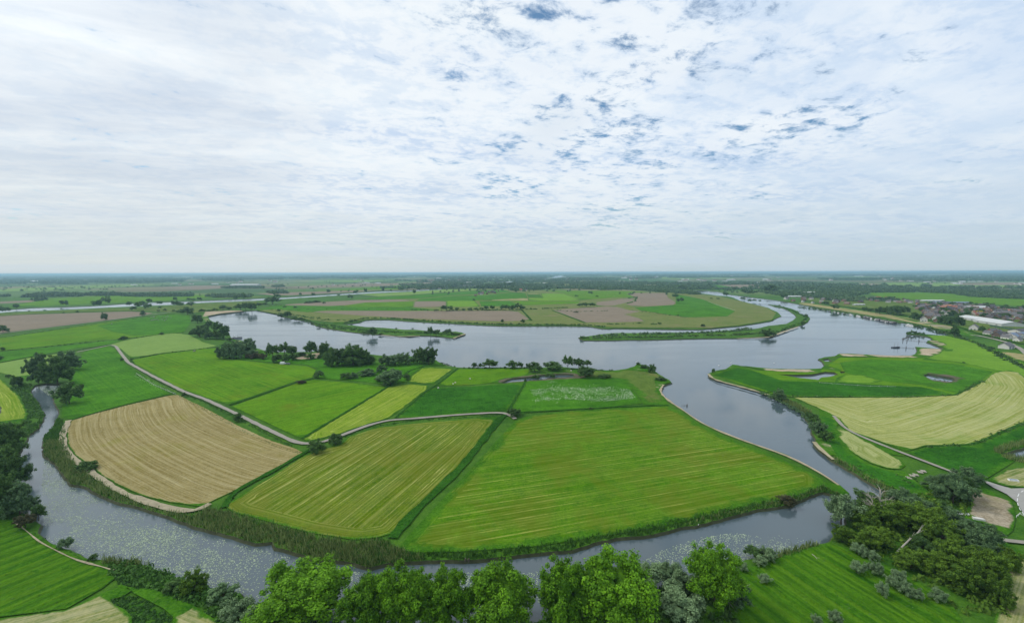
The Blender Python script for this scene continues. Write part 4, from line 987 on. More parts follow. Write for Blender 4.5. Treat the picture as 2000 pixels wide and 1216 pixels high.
def blades(name, pts, Hh, wd, nb, leafk, lean=0.25, spread=0.5):
    n = len(pts); Hh = np.broadcast_to(Hh, (n,)); base = np.repeat(pts, nb, axis=0); m = len(base)
    base = base+np.column_stack([rng.normal(size=(m, 2))*spread, np.zeros(m)])
    a = rng.uniform(0, math.pi, m); d = np.column_stack([np.cos(a), np.sin(a), np.zeros(m)])
    h = np.repeat(Hh, nb)*rng.uniform(0.6, 1.15, m); tip = base+np.column_stack([rng.normal(size=(m, 2))*lean*h[:, None], h])
    w = (wd*rng.uniform(0.6, 1.4, m))[:, None]
    V = np.stack([base-d*w, base+d*w, tip+d*w*0.45, tip-d*w*0.45], 1).reshape(-1, 3)
    t = np.clip(np.repeat(rng.normal(size=n)*0.25+0.45, nb)+rng.normal(size=m)*0.22, 0, 1)
    return tag(mesh_np(name, V, np.arange(4*m, dtype=np.int32).reshape(m, 4), LM[leafk], tint=t), kind='stuff')

def vnoise(x, y, s, seed=0):
    """smooth value noise, 0..1"""
    r_ = np.random.default_rng(seed); T = r_.random((64, 64)); x = x/s; y = y/s
    i, j = np.floor(x).astype(int), np.floor(y).astype(int); u, w = x-i, y-j; u = u*u*(3-2*u); w = w*w*(3-2*w)
    g_ = lambda a, b: T[a % 64, b % 64]
    return (g_(i, j)*(1-u)+g_(i+1, j)*u)*(1-w)+(g_(i, j+1)*(1-u)+g_(i+1, j+1)*u)*w

def fill(px, spacing, thr=0.0, ns=20, seed=0, z=0.0, onland=None):
    poly = P(px); arr = np.array([(p.x, p.y) for p in poly]); lo, hi = arr.min(0), arr.max(0)
    n = int((hi[0]-lo[0])*(hi[1]-lo[1])/spacing**2); n = min(n, 400000)
    q = rng.uniform(lo, hi, (n, 2)); q = q[inside(poly, q)]
    if thr: q = q[0.6*vnoise(q[:, 0]+0.3*q[:, 1], q[:, 1]-0.4*q[:, 0], ns, seed)+0.4*vnoise(q[:, 0]-0.5*q[:, 1], q[:, 1]+0.4*q[:, 0], ns*0.3, seed+1)+rng.uniform(-.26, .26, len(q)) > thr]
    if onland is not None and len(q):
        w_ = inside(LAKE, q) & ~inside(ISLE, q); q = q[~w_ if onland else w_]
    return np.column_stack([q, np.full(len(q), z)])

def along(px, width, spacing, z=0.0, off=0.0):
    pts = P(px) if isinstance(px, str) else px; out = []
    for a, b in zip(pts[:-1], pts[1:]):
        L = (b-a).length; n = max(1, int(L*max(width, spacing)/spacing**2)); t = rng.random(n)[:, None]; A = np.array([a.x, a.y]); B = np.array([b.x, b.y])
        nr = np.array([-(b-a).y, (b-a).x])/max(L, 1e-6)
        out.append(A+(B-A)*t+nr*((rng.random((n, 1))-0.5)*width+off))
    q = np.vstack(out); return np.column_stack([q, np.full(len(q), z)])

# reeds on the near oxbow
reed = fill('''90,862 88,888 112,908 126,927 140,948 166,954 193,968 235,986 276,995 304,1004 331,1012 373,1029 414,1041 456,1051 500,1065 533,1062 540,1074 580,1085 621,1098 676,1102 723,1114
 759,1104 800,1101 850,1096 800,1084 780,1074 745,1056 690,1062 600,1046 520,1024 440,1002 405,994 380,1009 340,1004 290,992 235,970 190,942 150,912 124,878 118,862''', 0.75, onland=True)
blades('reed_bed', reed, rng.uniform(0.9, 2.3, len(reed)), 0.11, 5, 'reed', 0.22, 0.40)
herb = fill('''86,862 84,845 104,835 112,815 122,820 128,842 126,862 118,880 130,905 112,908 88,888''', 0.8, onland=True)
herb = np.vstack([herb, fill('''740,1052 790,1078 900,1079 1049,1066 1150,1048 1300,1022 1440,990 1540,972 1606,950 1640,966 1606,965 1578,973 1542,990 1481,997 1440,1009 1390,1022 1330,1033 1255,1050 1214,1053 1159,1064
 1118,1078 1049,1084 993,1091 900,1098 800,1100 759,1103 723,1112 700,1100''', 0.75, onland=True)])
blades('bank_herbs', herb, rng.uniform(0.5, 1.5, len(herb)), 0.16, 4, 'herb', 0.25, 0.35)
rh = reed[rng.random(len(reed)) < 0.28]; blades('reed_edge_herbs', rh+np.array([0, 0.6, 0]), rng.uniform(0.8, 2.0, len(rh)), 0.18, 5, 'herb', 0.3, 0.4)
dry = fill('1340,1030 1440,1009 1542,990 1606,966 1640,966 1606,950 1540,975 1440,995 1350,1018', 1.1, onland=True)
blades('dry_reeds', dry, rng.uniform(0.8, 1.9, len(dry)), 0.12, 4, 'reed', 0.2, 0.35)
r2 = fill('1628,892 1650,905 1690,930 1735,955 1780,975 1830,1000 1800,1005 1740,985 1690,945 1650,918 1630,905', 0.9, onland=True)
r2 = np.vstack([r2, fill('1505,1092 1516,1078 1563,1064 1590,1060 1600,1064 1560,1078 1520,1092', 0.7, onland=True), fill('1940,880 1975,866 2010,858 2080,846 2090,852 2000,870 1965,880 1948,888', 0.8), fill('1958,889 2000,893 2070,905 2060,912 1990,902 1960,896', 0.8)])
r2 = np.vstack([r2, fill('1530,785 1560,800 1578,812 1584,806 1560,790 1534,780', 0.9), fill('190,1092 240,1096 275,1098 290,1105 270,1106 200,1100', 0.7)])
blades('reed_bed', r2, rng.uniform(1.0, 2.4, len(r2)), 0.13, 4, 'reed', 0.15, 0.4)
s1 = fill('20,758 40,776 54,808 50,832 30,850 56,848 74,836 84,818 86,810 74,786 62,772 58,758 66,752 50,744', 1.3, thr=0.35, ns=9)
tufts('bank_scrub', s1, rng.uniform(1.2, 2.4, len(s1)), rng.uniform(0.6, 1.5, len(s1)), 12, 0.4, 'herb')
s2 = fill('205,1108 240,1096 273,1098 293,1109 326,1120 354,1131 409,1147 450,1160 480,1180 500,1230 440,1225 380,1185 300,1152 235,1143', 1.15, thr=0.2, ns=6, onland=True)
tufts('bank_scrub', s2, rng.uniform(1.2, 2.6, len(s2)), rng.uniform(0.8, 2.2, len(s2)), 16, 0.34, 'herb')
s3 = fill('480,1180 700,1212 1043,1212 1250,1160 1340,1140 1440,1110 1450,1160 1420,1300 500,1300', 1.5, thr=0.3, ns=7, onland=True)
tufts('undergrowth', s3, rng.uniform(1.5, 3, len(s3)), rng.uniform(0.8, 2.2, len(s3)), 16, 0.32, 'dark')
s4 = fill('1650,1060 1720,985 1760,970 1850,960 1900,975 1900,1020 1950,1060 1980,1140 1960,1216 1850,1190 1780,1130 1700,1085', 2.2, thr=0.25, ns=9)
tufts('undergrowth', s4, rng.uniform(1.5, 3.4, len(s4)), rng.uniform(0.8, 2.5, len(s4)), 16, 0.32, 'olive')
s5 = fill('1590,864 1600,878 1650,912 1700,945 1760,975 1830,990 1890,960 1850,950 1780,930 1720,925 1660,905 1620,880', 2.2, thr=0.5, ns=7)
tufts('bank_scrub', s5, rng.uniform(1.0, 2.2, len(s5)), rng.uniform(0.5, 1.2, len(s5)), 12, 0.4, 'herb')
s6 = fill('215,1172 262,1160 300,1184 336,1206 325,1240 262,1236 256,1206 222,1182', 0.9, thr=0.3, ns=5)
tufts('grass_tufts', s6, rng.uniform(0.8, 1.8, len(s6)), rng.uniform(0.3, 1.0, len(s6)), 14, 0.32, 'herb')
# hedge and ditch growth
def hedge(name, px, width, w, h, leafk='dark', sp=None, nq=10, q=0.42):
    p = along(px, width, sp or w*0.55); p = p[rng.random(len(p)) < 0.9]
    return tufts(name, p, w*rng.uniform(0.6, 1.3, len(p)), h*rng.uniform(0.5, 1.3, len(p)), nq, q, leafk)
for s_ in DITCH[:9]: hedge('ditch_growth', s_, 2.6, 1.1, 0.6, 'herb', sp=0.9, nq=8)
for s_ in DITCH[9:]: hedge('hedge', s_, 2.5, 2.6, 1.1, 'dark', sp=2.2, nq=7)
for s_ in ['256,702 262,716 300,740 360,770 400,785 460,815 520,846 570,872', '660,858 720,834 800,822 900,815 980,810', '262,730 344,772 410,806 470,840 540,872 600,890']: hedge('verge_growth', s_, 1.8, 0.9, 0.5, 'herb', sp=0.9, nq=8)
hedge('north_bank_scrub', '560,617 592,624 640,640 700,646 715,651', 6, 4, 2.2, 'dark', sp=5)
hedge('spit_scrub', '625,633 680,641 720,645 760,648 800,650 830,650 880,654 900,654', 14, 4, 1.6, 'herb', sp=4.2)
hedge('north_bank_scrub', '670,632 712,622 760,621.5 820,626 880,629.5 950,633 1050,634.5 1150,635 1180,639', 7, 4.5, 2.6, 'dark', sp=3.8)
hedge('north_bank_scrub', '1180,634 1250,632 1290,634', 8, 5, 2.6, 'dark', sp=6)
hedge('lake_scrub', '545,611 600,620 640,626 700,628', 22, 6, 2.0, 'dark', sp=9)
hedge('island_scrub', '1136,661 1200,660 1280,659 1360,656 1440,654 1500,650', 8, 5, 2.8, 'dark', sp=3.8)
hedge('island_scrub', '1150,658 1240,653 1330,652 1420,648 1470,643', 7, 6, 3.6, 'bluegrey', sp=4.5)
hedge('island_scrub', '1510,652 1550,636 1568,630 1576,620 1560,612 1530,600 1505,596', 4, 5, 2.4, 'herb', sp=6)
hedge('shore_growth', '850,706 880,715 920,719 1040,719 1200,724', 3.5, 2.4, 1.2, 'dark', sp=3.2)
hedge('right_bank_scrub', '1562,599 1600,603.5 1640,611 1670,615.5 1700,621 1750,630 1800,638 1856,652', 9, 6, 3.2, 'dark', sp=6)
hedge('right_bank_scrub', '1856,652 1900,668 1930,680 1945,692 1975,706 2010,722 2060,748', 7, 4.5, 2.6, 'dark', sp=4)
hedge('right_bank_growth', '1485,766 1530,786 1560,803 1580,820 1600,850', 3.2, 1.8, 1.3, 'bluegrey', sp=1.3)
hedge('right_bank_growth', '1480,763 1540,772 1600,776', 2.0, 1.8, 0.8, 'herb', sp=2)
hedge('far_hedge', '800,605 860,607 960,606 1040,604 1110,601', 8, 6, 3, 'dark', sp=5)
hedge('far_hedge', '1013,566 1061,566', 22, 12, 13, 'dark', sp=10)
hedge('far_hedge', '590,593 604,591 632,590', 9, 8, 6, 'dark', sp=7)
hedge('far_hedge', '1250,607 1340,620 1230,606', 3, 3, 1.5, 'dark', sp=4)
hedge('far_hedge', '1225,583 1244,580 1240,589 1222,594', 4, 5, 3, 'dark', sp=6)
hedge('far_hedge', '1080,606 1130,609 1190,607', 3, 4, 2, 'dark', sp=5)
hedge('far_hedge', '500,606 640,604 800,604', 6, 4, 1.5, 'herb', sp=8)
# woods
def wood(px, leafk='wood', sp=11, w=13, h=12, name='wood', nq=22, q=0.34, thr=0.0):
    p = fill(px, sp, thr=thr, ns=sp*8, seed=int(sp))
    if len(p): tufts(name, p, w*rng.uniform(0.7, 1.4, len(p)), h*rng.uniform(0.65, 1.2, len(p)), nq, q, leafk)
for s_ in ['40,581 60,576 100,573 160,575 160,579 100,580', '155,577 190,573 235,574 260,577 200,578', '240,579 260,575 330,575 380,577 372,579 300,580', '0,579 18,577 20,579 0,580', '60,586 90,584 95,586 70,588',
           '400,579 440,577 492,577 490,581 420,581', '430,562 470,560 518,561 515,563 440,563', '530,560 550,557 556,560 540,561', '520,571 560,570 562,573 524,573',
           '1112,560 1150,556 1200,555 1300,562 1290,566 1200,563 1130,562', '1200,562 1300,563 1340,570 1370,574 1362,576 1300,571 1220,565', '1074,553 1112,551 1112,553 1080,555',
           '1490,572 1560,569 1620,571 1700,573 1640,583 1600,583 1530,578', '1600,566 1700,565 1790,567 1780,571 1700,571.5 1620,571', '1790,567 1900,567 2060,571 2060,586 1960,583 1900,580 1860,574 1800,570.5',
           '1600,583 1640,582 1690,584 1680,590 1620,588', '1690,586 1740,585 1760,589 1720,590']:
    wood(s_, thr=0.33)
for s_ in ['1310,554 1322,553 1324,555 1312,556', '1326,554.5 1334,553.5 1336,555.5', '1338,556 1350,554.5 1362,555 1360,557.5 1342,558', '1718,558 1732,557 1732,559', '1796,558 1816,558 1814,560']: wood(s_, sp=14, w=20, h=16)
# groves and tree belts over the far plain
G_ = []
rr2 = random.Random(5)
for k in range(1700):
    yy = math.exp(rr2.uniform(math.log(2100), math.log(26000))); xx = rr2.uniform(-1.35, 1.35)*yy
    dens = float(vnoise(np.array([xx]), np.array([yy]), 1500.0, 9)[0])
    if dens < (0.46 if yy < 4500 else 0.30) and yy < 14000: continue
    if yy < 5200 and any(inside(P(s_), np.array([[xx, yy]]))[0] for _, s_ in FAR): continue
    L = rr2.uniform(80, 420)*(1+yy/9000); Wd = rr2.uniform(12, 60)*(1+yy/7000); ang = rr2.gauss(0, 0.25); cs = 11*(1+yy/4500)
    n = int(min(60, max(4, L*Wd/(cs*cs)*1.4)))
    for _ in range(n):
        u, w_ = rr2.uniform(-.5, .5)*L, rr2.uniform(-.5, .5)*Wd
        G_.append((xx+u*math.cos(ang)-w_*math.sin(ang), yy+u*math.sin(ang)+w_*math.cos(ang), cs*rr2.uniform(0.8, 1.4)))
G_ = np.array(G_); G_ = G_[~inside(CANAL, G_[:, :2])]
tufts('far_groves', np.column_stack([G_[:, 0], G_[:, 1], np.zeros(len(G_))]), G_[:, 2]*1.15, 8+G_[:, 2]*0.28, 11, 0.42, 'wood')
# lone hedgerow trees scattered over the plain
q = np.array([(x*y, y) for x, y in zip(rng.uniform(-1.3, 1.3, 2600), np.exp(rng.uniform(math.log(1700), math.log(7000), 2600)))])
q = q[(vnoise(q[:, 0], q[:, 1], 260.0, 4) > 0.62) & ~inside(CANAL, q) & ~inside(LAKE, q)]
tufts('plain_trees', np.column_stack([q, np.zeros(len(q))]), rng.uniform(8, 15, len(q)), rng.uniform(6, 13, len(q)), 12, 0.4, 'wood')

# lily pads
def lilies(px, sp, thr, ns, seed, size=0.42):
    size *= 0.8; p = fill(px, sp*0.82, thr=thr, ns=ns, seed=seed, z=WZ+0.03, onland=False)
    nr = np.tile([0, 0, 1.0], (len(p), 1))+rng.normal(size=(len(p), 3))*0.08; nr /= np.linalg.norm(nr, axis=1)[:, None]
    V, Q = quads(p, nr, size*rng.uniform(0.5, 1.3, len(p)), 1.3)
    tag(mesh_np('lily_pads', V, Q, LM['lily'], tint=rng.random(len(p))*0.9), kind='stuff')
lilies('86,890 130,940 200,975 276,1000 400,1040 520,1070 600,1092 720,1115 700,1150 560,1130 520,1165 470,1160 409,1147 300,1110 180,1085 90,1050 80,960', 0.55, 0.50, 16, 3)
lilies('130,1000 280,1020 420,1070 440,1090 400,1130 300,1095 150,1060', 0.62, 0.38, 9, 8)
lilies('86,880 150,950 280,1010 400,1060 300,1080 120,1040 90,960', 1.5, 0.0, 9, 2, 0.30)
lilies('1225,1110 1290,1070 1360,1045 1430,1035 1500,1045 1560,1065 1470,1085 1420,1115 1300,1135', 0.55, 0.47, 7, 5)
lilies('890,1115 940,1108 940,1140 900,1150', 0.55, 0.3, 6, 5); lilies('1010,1115 1050,1110 1060,1170 1030,1170', 0.55, 0.3, 6, 5)
lilies('1380,1040 1540,1040 1600,1055 1500,1080 1400,1070', 1.5, 0.35, 8, 6)
lilies('68,750 124,750 118,772 95,770', 0.45, 0.25, 6, 6)
lilies('690,1140 760,1120 900,1130 1000,1150 960,1200 720,1200', 0.9, 0.45, 8, 7)
# cow parsley in the flower meadow, and scattered blooms elsewhere
def blooms(px, sp, thr, ns, seed, size=0.34, z=0.55):
    p = fill(px, sp, thr=thr, ns=ns, seed=seed, z=z, onland=True); nr = np.tile([0, 0, 1.0], (len(p), 1))+rng.normal(size=(len(p), 3))*0.5; nr /= np.linalg.norm(nr, axis=1)[:, None]
    V, Q = quads(p, nr, size*rng.uniform(0.5, 1.5, len(p)), 1.2); tag(mesh_np('white_blossom', V, Q, LM['flower'], tint=rng.random(len(p))), kind='stuff')
blooms('1036,762 1090,756 1150,758 1200,755 1230,762 1242,778 1180,785 1100,780 1045,786', 0.5, 0.50, 14, 5)
blooms('1034,765 1060,752 1130,750 1215,752 1240,775 1235,784 1100,788 1040,790', 1.6, 0.58, 20, 6)
blooms('1070,745 1085,744 1090,748 1070,749', 0.9, 0.3, 6, 6)
blooms('266,728 300,745 344,768 340,772 290,752 262,736', 1.0, 0.35, 10, 4, 0.25)
# tussocks that roughen the tall meadows
for s_, sp, k in [('1392,732 1446,718 1478,728 1530,744 1620,746 1720,752 1862,770 1780,774 1548,773 1512,768 1440,746', 3.4, 'herb'), ('1772,884 1900,870 2000,835 2060,835 2000,870 1945,890 1960,915 1925,936 1880,928 1820,905', 2.2, 'herb'),
                  ('1640,708 1700,702 1870,712 1940,726 1868,768 1720,744', 4.0, 'herb'), ('800,800 852,757 920,755 1000,750 1020,760 990,800 900,808', 3.0, 'herb'), ('1600,870 1640,900 1700,935 1830,975 1800,950 1735,918 1665,886', 1.8, 'herb'),
                  ('1440,1118 1620,1062 1850,1170 1900,1216 1400,1216', 1.6, 'herb'), ('0,1016 60,1040 205,1110 228,1128 130,1190 0,1206', 1.5, 'herb'), ('1640,840 1700,900 1640,915', 2, 'herb')]:
    p = fill(s_, sp, thr=0.45, ns=10, seed=3, onland=True); tufts('tussocks', p, rng.uniform(0.6, 1.4, len(p)), rng.uniform(0.2, 0.5, len(p)), 7, 0.5, k, core=False)
#%%THINGS%%
# ------------------------------------------------------------------ buildings
MT = {}
for k, c_ in {'brick': (0.24, 0.13, 0.09), 'darkbrick': (0.13, 0.09, 0.07), 'render': (0.62, 0.60, 0.56), 'cream': (0.50, 0.45, 0.36), 'tile_grey': (0.13, 0.125, 0.13), 'tile_dark': (0.07, 0.065, 0.07),
              'tile_red': (0.36, 0.12, 0.075), 'tile_orange': (0.42, 0.19, 0.10), 'tile_brown': (0.17, 0.12, 0.095), 'glass': (0.05, 0.06, 0.07), 'sheet': (0.52, 0.53, 0.52), 'blueslate': (0.16, 0.21, 0.30),
              'green_net': (0.05, 0.11, 0.08), 'timber': (0.10, 0.085, 0.065), 'hull_dark': (0.04, 0.045, 0.06), 'orange': (0.55, 0.2, 0.05), 'steel': (0.25, 0.26, 0.27), 'black': (0.02, 0.02, 0.02), 'wool': (0.62, 0.59, 0.52), 'red': (0.4, 0.05, 0.04)}.items():
    MT[k] = plain(k, c_, 0.25 if k in ('glass',) else 0.7, 0.14, 0.8)
MT['white'] = M['white']

def box(x0, x1, y0, y1, z0, z1):
    V = [(x, y, z) for z in (z0, z1) for x, y in ((x0, y0), (x1, y0), (x1, y1), (x0, y1))]
    return V, [(3, 2, 1, 0), (4, 5, 6, 7), (0, 1, 5, 4), (1, 2, 6, 5), (2, 3, 7, 6), (3, 0, 4, 7)]
def gable(x0, x1, y0, y1, z0, z1, o=0.4, t=0.25):
    ym = (y0+y1)/2; s = (z1-z0)/((y1-y0)/2); zo = z0-s*o; xa, xb = x0-o, x1+o
    V = []
    for x in (xa, xb): V += [(x, y0-o, zo), (x, ym, z1), (x, y1+o, zo), (x, y1+o, zo+t), (x, ym, z1+t), (x, y0-o, zo+t)]
    Fc = [(0, 1, 7, 6), (1, 2, 8, 7), (2, 3, 9, 8), (3, 4, 10, 9), (4, 5, 11, 10), (5, 0, 6, 11), (5, 4, 1, 0), (4, 3, 2, 1), (6, 7, 10, 11), (7, 8, 9, 10)]
    return V, Fc
def gwall(x0, x1, y0, y1, h, top):
    ym = (y0+y1)/2
    V = [(x0, y0, -.3), (x1, y0, -.3), (x1, y1, -.3), (x0, y1, -.3), (x0, y0, h), (x1, y0, h), (x1, y1, h), (x0, y1, h), (x0, ym, top), (x1, ym, top)]
    return V, [(0, 1, 5, 4), (2, 3, 7, 6), (1, 2, 6, 9, 5), (3, 0, 4, 8, 7), (4, 5, 9, 8), (6, 7, 8, 9)]
def meshd(name, vf, mat):
    me = bpy.data.meshes.new(name); me.from_pydata(vf[0], [], vf[1]); me.materials.append(mat); me.update(); return me
def empty(name, loc, rz=0.0, sc=(1, 1, 1)):
    e = bpy.data.objects.new(name, None); COL.objects.link(e); e.location = loc; e.rotation_euler = (0, 0, rz); e.scale = sc; return e
def child(name, me, par):
    c = bpy.data.objects.new(name, me); COL.objects.link(c); c.parent = par; return c
def copy_tree(o, par=None):
    c = o.copy(); COL.objects.link(c); c.parent = par
    for ch in list(o.children): copy_tree(ch, c)
    return c

def make_house(wall, roof, w=10, d=8, h=4.2, top=8.0, name='house'):
    e = empty(name, (0, 0, 0)); x, y = w/2, d/2
    child('wall', meshd('wall', gwall(-x, x, -y, y, h, top-0.1), MT[wall]), e)
    rf = child('roof', meshd('roof', gable(-x, x, -y, y, h, top), MT[roof]), e)
    child('chimney', meshd('chimney', box(x*0.55, x*0.55+0.8, -0.4, 0.4, top-1.2, top+1.2), MT['darkbrick']), rf)
    wm = meshd('window', join([box(-0.7, 0.7, -0.05, 0.06, 0, 1.3)]), MT['glass']); fm = meshd('frame', join([box(-0.8, 0.8, -0.03, 0.02, -0.12, 1.42)]), MT['white'])
    for sx, sy, rz in ((-x*0.5, -y, 0), (x*0.5, -y, 0), (-x*0.5, y, math.pi), (x*0.5, y, math.pi), (-x, -y*0.4, -math.pi/2), (-x, y*0.4, -math.pi/2)):
        wd = child('window', wm, e); wd.location = (sx, sy, 1.2); wd.rotation_euler = (0, 0, rz); child('frame', fm, wd)
    child('door', meshd('door', box(-0.5, 0.5, -y-0.06, -y+0.05, 0, 2.1), MT['timber']), e)
    return e
HP = [(make_house('brick', 'tile_grey'), 'brick house with a grey tiled roof', 'grey'), (make_house('darkbrick', 'tile_dark', 11, 8.5, 4.5, 8.6), 'brown brick house with a near black roof', 'black'),
      (make_house('render', 'tile_grey', 10, 8, 4.6, 8.4), 'white walled house with a grey roof', 'white walled grey'), (make_house('brick', 'tile_brown', 12, 8, 4.0, 7.6), 'brick house with a brown tiled roof', 'brown'),
      (make_house('cream', 'tile_red', 10, 8, 4.2, 8.2), 'pale house with a red tiled roof', 'red'), (make_house('brick', 'tile_orange', 11, 8, 4.2, 8.0), 'brick house with an orange tiled roof', 'orange')]
hused = [0]*len(HP)
def put_house(i, loc, rz, label, group, sc=1.0):
    src = HP[i][0]; e = src if not hused[i] else copy_tree(src); hused[i] += 1
    e.location = loc; e.rotation_euler = (0, 0, rz); sc *= 0.82; e.scale = (sc*random.uniform(.9, 1.2), sc*random.uniform(.9, 1.1), sc*random.uniform(.9, 1.1)); tag(e, label, 'house', group); return e

rd = random.Random(21)
def village(px, n, mind, where, probs, align, keepout=()):
    poly = P(px); a = np.array([(p.x, p.y) for p in poly]); lo, hi = a.min(0), a.max(0); got = []; t = 0
    while len(got) < n and t < n*60:
        t += 1; q = (rd.uniform(lo[0], hi[0]), rd.uniform(lo[1], hi[1]))
        if not inside(poly, np.array([q]))[0] or any((q[0]-g_[0])**2+(q[1]-g_[1])**2 < mind**2 for g_ in got): continue
        if any(inside(k, np.array([q]))[0] for k in keepout): continue
        got.append(q); i = rd.choices(range(6), probs)[0]
        put_house(i, (q[0], q[1], 0.0), align+rd.choice((0, math.pi/2))+rd.gauss(0, 0.12), f"{HP[i][2]} roofed house {where}", f"{HP[i][2]} roofed houses {where}", rd.uniform(0.9, 1.25))
    return got
hall_px = '1872,622 1890,618 1998,636 2010,650 1930,650 1880,634'
ko = [P(hall_px), P('1874,627 1904,632 1922,641 1916,650 1886,645 1870,640')]
vh = village('1788,597 1850,594 1925,600 2000,606 2120,618 2120,640 2000,640 1960,630 1890,615 1868,616 1830,622 1796,612', 230, 11.5, 'in the dense village', (5, 4, 2, 4, 0.25, 0.25), 0.5, ko)
vh += village('1690,582 1760,584 1800,589 1810,597 1790,597 1740,592 1700,589', 26, 19, 'by the sports field', (4, 3, 2, 3, 0.6, 0.4), 0.3)
vh += village('1830,598 1875,600 1872,607 1835,604', 11, 13, 'in the cluster of red roofs', (0, 0, 0, 0, 5, 2), 0.5)
vh += village('1930,648 1960,651 1990,663 1988,670 1950,662 1925,655', 9, 14, 'below the white hall', (2, 2, 3, 2, 0, 0), 0.2)
vh += village('1790,618 1840,621 1850,630 1830,629 1800,624', 8, 16, 'behind the dike clumps', (3, 2, 3, 1, 0, 0), 0.7)
vh += village('1530,583 1600,584 1690,589 1680,598 1600,594 1540,588', 26, 20, 'scattered along the right dike', (2, 1, 3, 2, 0, 0), 0.3)
village('914,577 930,572 952,570 975,569 968,574 945,577 925,579', 14, 22, 'in the middle farm hamlet', (2, 4, 1, 4, 0.8, 0), 0.2)
put_house(4, at(1017, 568), 0.1, 'red roofed farmhouse beside the long dark hedge', None, 1.6)
put_house(2, at(1027, 568), 0.1, 'white farmhouse at the long dark hedge', None, 1.3)
put_house(2, at(1804, 628), 0.9, 'white gabled house standing right behind the dike', None, 1.35)
put_house(2, at(1902, 645), 0.6, 'long low house with a white gable between dike and white hall', None, 1.5)
# trees among the roofs
vt = []
for k in range(900):
    q = (rd.uniform(at(1790, 610).x-40, at(2000, 604).x+120), rd.uniform(640, 1330))
    if inside(P('1780,596 1850,593 2000,603 2120,612 2120,665 2000,655 1930,645 1860,620 1800,612'), np.array([q]))[0] and not inside(ko[0], np.array([q]))[0] and not inside(ko[1], np.array([q]))[0] and min((q[0]-g_[0])**2+(q[1]-g_[1])**2 for g_ in vh) > 70: vt.append(q)
for q in vt[:170]:
    cr, _ = PROTO['tree'][rd.randrange(4)]; s_ = rd.uniform(6, 12)
    o = bpy.data.objects.new('tree', cr); COL.objects.link(o); o.location = (q[0], q[1], 0); o.scale = (s_, s_, s_*rd.uniform(.75, 1.1)); o.rotation_euler = (0, 0, rd.uniform(0, 6))
    tag(o, 'garden tree of the dense village', 'tree', 'garden trees in the dense village')

def hall(name, label, cat, c, rz, w, d, h, top, wall='sheet', roof='sheet', doors=3):
    e = empty(name, c, rz); x, y = w/2, d/2
    child('wall', meshd('wall', gwall(-x, x, -y, y, h, top-0.1), MT[wall]), e); child('roof', meshd('roof', gable(-x, x, -y, y, h, top, 0.6, 0.3), MT[roof]), e)
    dm = meshd('door', box(-2, 2, -0.08, 0.08, 0, 3.6), MT['steel'])
    for k in range(doors): c2 = child('door', dm, e); c2.location = (-x+w*(k+0.5)/doors, -y-0.02, 0)
    return tag(e, label, cat)
A, B = at(1890, 626), at(1978, 640)
vv_ = (B-A); hz_ = math.atan2(vv_.y, vv_.x)
hall('hall', 'long white roofed hall at the village edge, upper left building', 'hall', at(1904, 626), hz_, vv_.length*0.45, 26, 5, 8)
hall('hall', 'long white roofed hall at the village edge, lower right building', 'hall', at(1950, 634.5), hz_, vv_.length*0.62, 30, 5, 9)
hall('shed', 'low white shed on the green field above the village', 'shed', at(1820, 588.5), -0.05, 62, 12, 3, 5)
hall('shed', 'long bluish greenhouse roof behind the village', 'shed', at(1858, 592), -0.15, 90, 22, 3, 4.5, 'sheet', 'blueslate')
hall('shed', 'pale shed on the grass beside the right dike', 'shed', at(1578, 574), 0.05, 60, 26, 6, 9)
hall('shed', 'long low white shed beside the dike, above the tan bank', 'shed', at(1554, 580), -0.05, 70, 14, 3, 5)
hall('shed', 'white clubhouse with low roof beside the sports field', 'shed', at(1677, 596.5), 0.1, 30, 8, 3, 4.5)
hall('shed', 'white farm shed far beyond the canal, beside dark trees', 'shed', at(480, 558), 0.0, 190, 60, 8, 13)
hall('house', 'large modern house with a blue roof beside the dike road', 'house', at(1985, 662), 0.3, 30, 16, 5, 9, 'render', 'blueslate', 2)
hall('house', 'white flat house with black roof at the right edge', 'house', at(1990, 652), 0.3, 22, 14, 5, 7.5, 'render', 'tile_dark', 2)
hall('shed', 'pale roofed village building between white hall and yellow tree', 'shed', at(1905, 604), 0.1, 50, 16, 5, 8)
hall('house', 'white walled marina house on the green mound beside the road', 'house', at(1965, 680), 0.4, 14, 9, 3.5, 7, 'render', 'tile_grey', 2)
# sport court hedge/net beside the hall
e = empty('court_fence', at(1962, 643), hz_); child('net', meshd('net', box(-32, 32, -0.1, 0.1, 0, 3.5), MT['green_net']), e)
for k in range(9): c2 = child('post', meshd('post', box(-.1, .1, -.25, -.12, 0, 3.8), MT['steel']), e); c2.location.x = -32+8*k
tag(e, 'dark green windbreak fence below the white hall', 'fence')
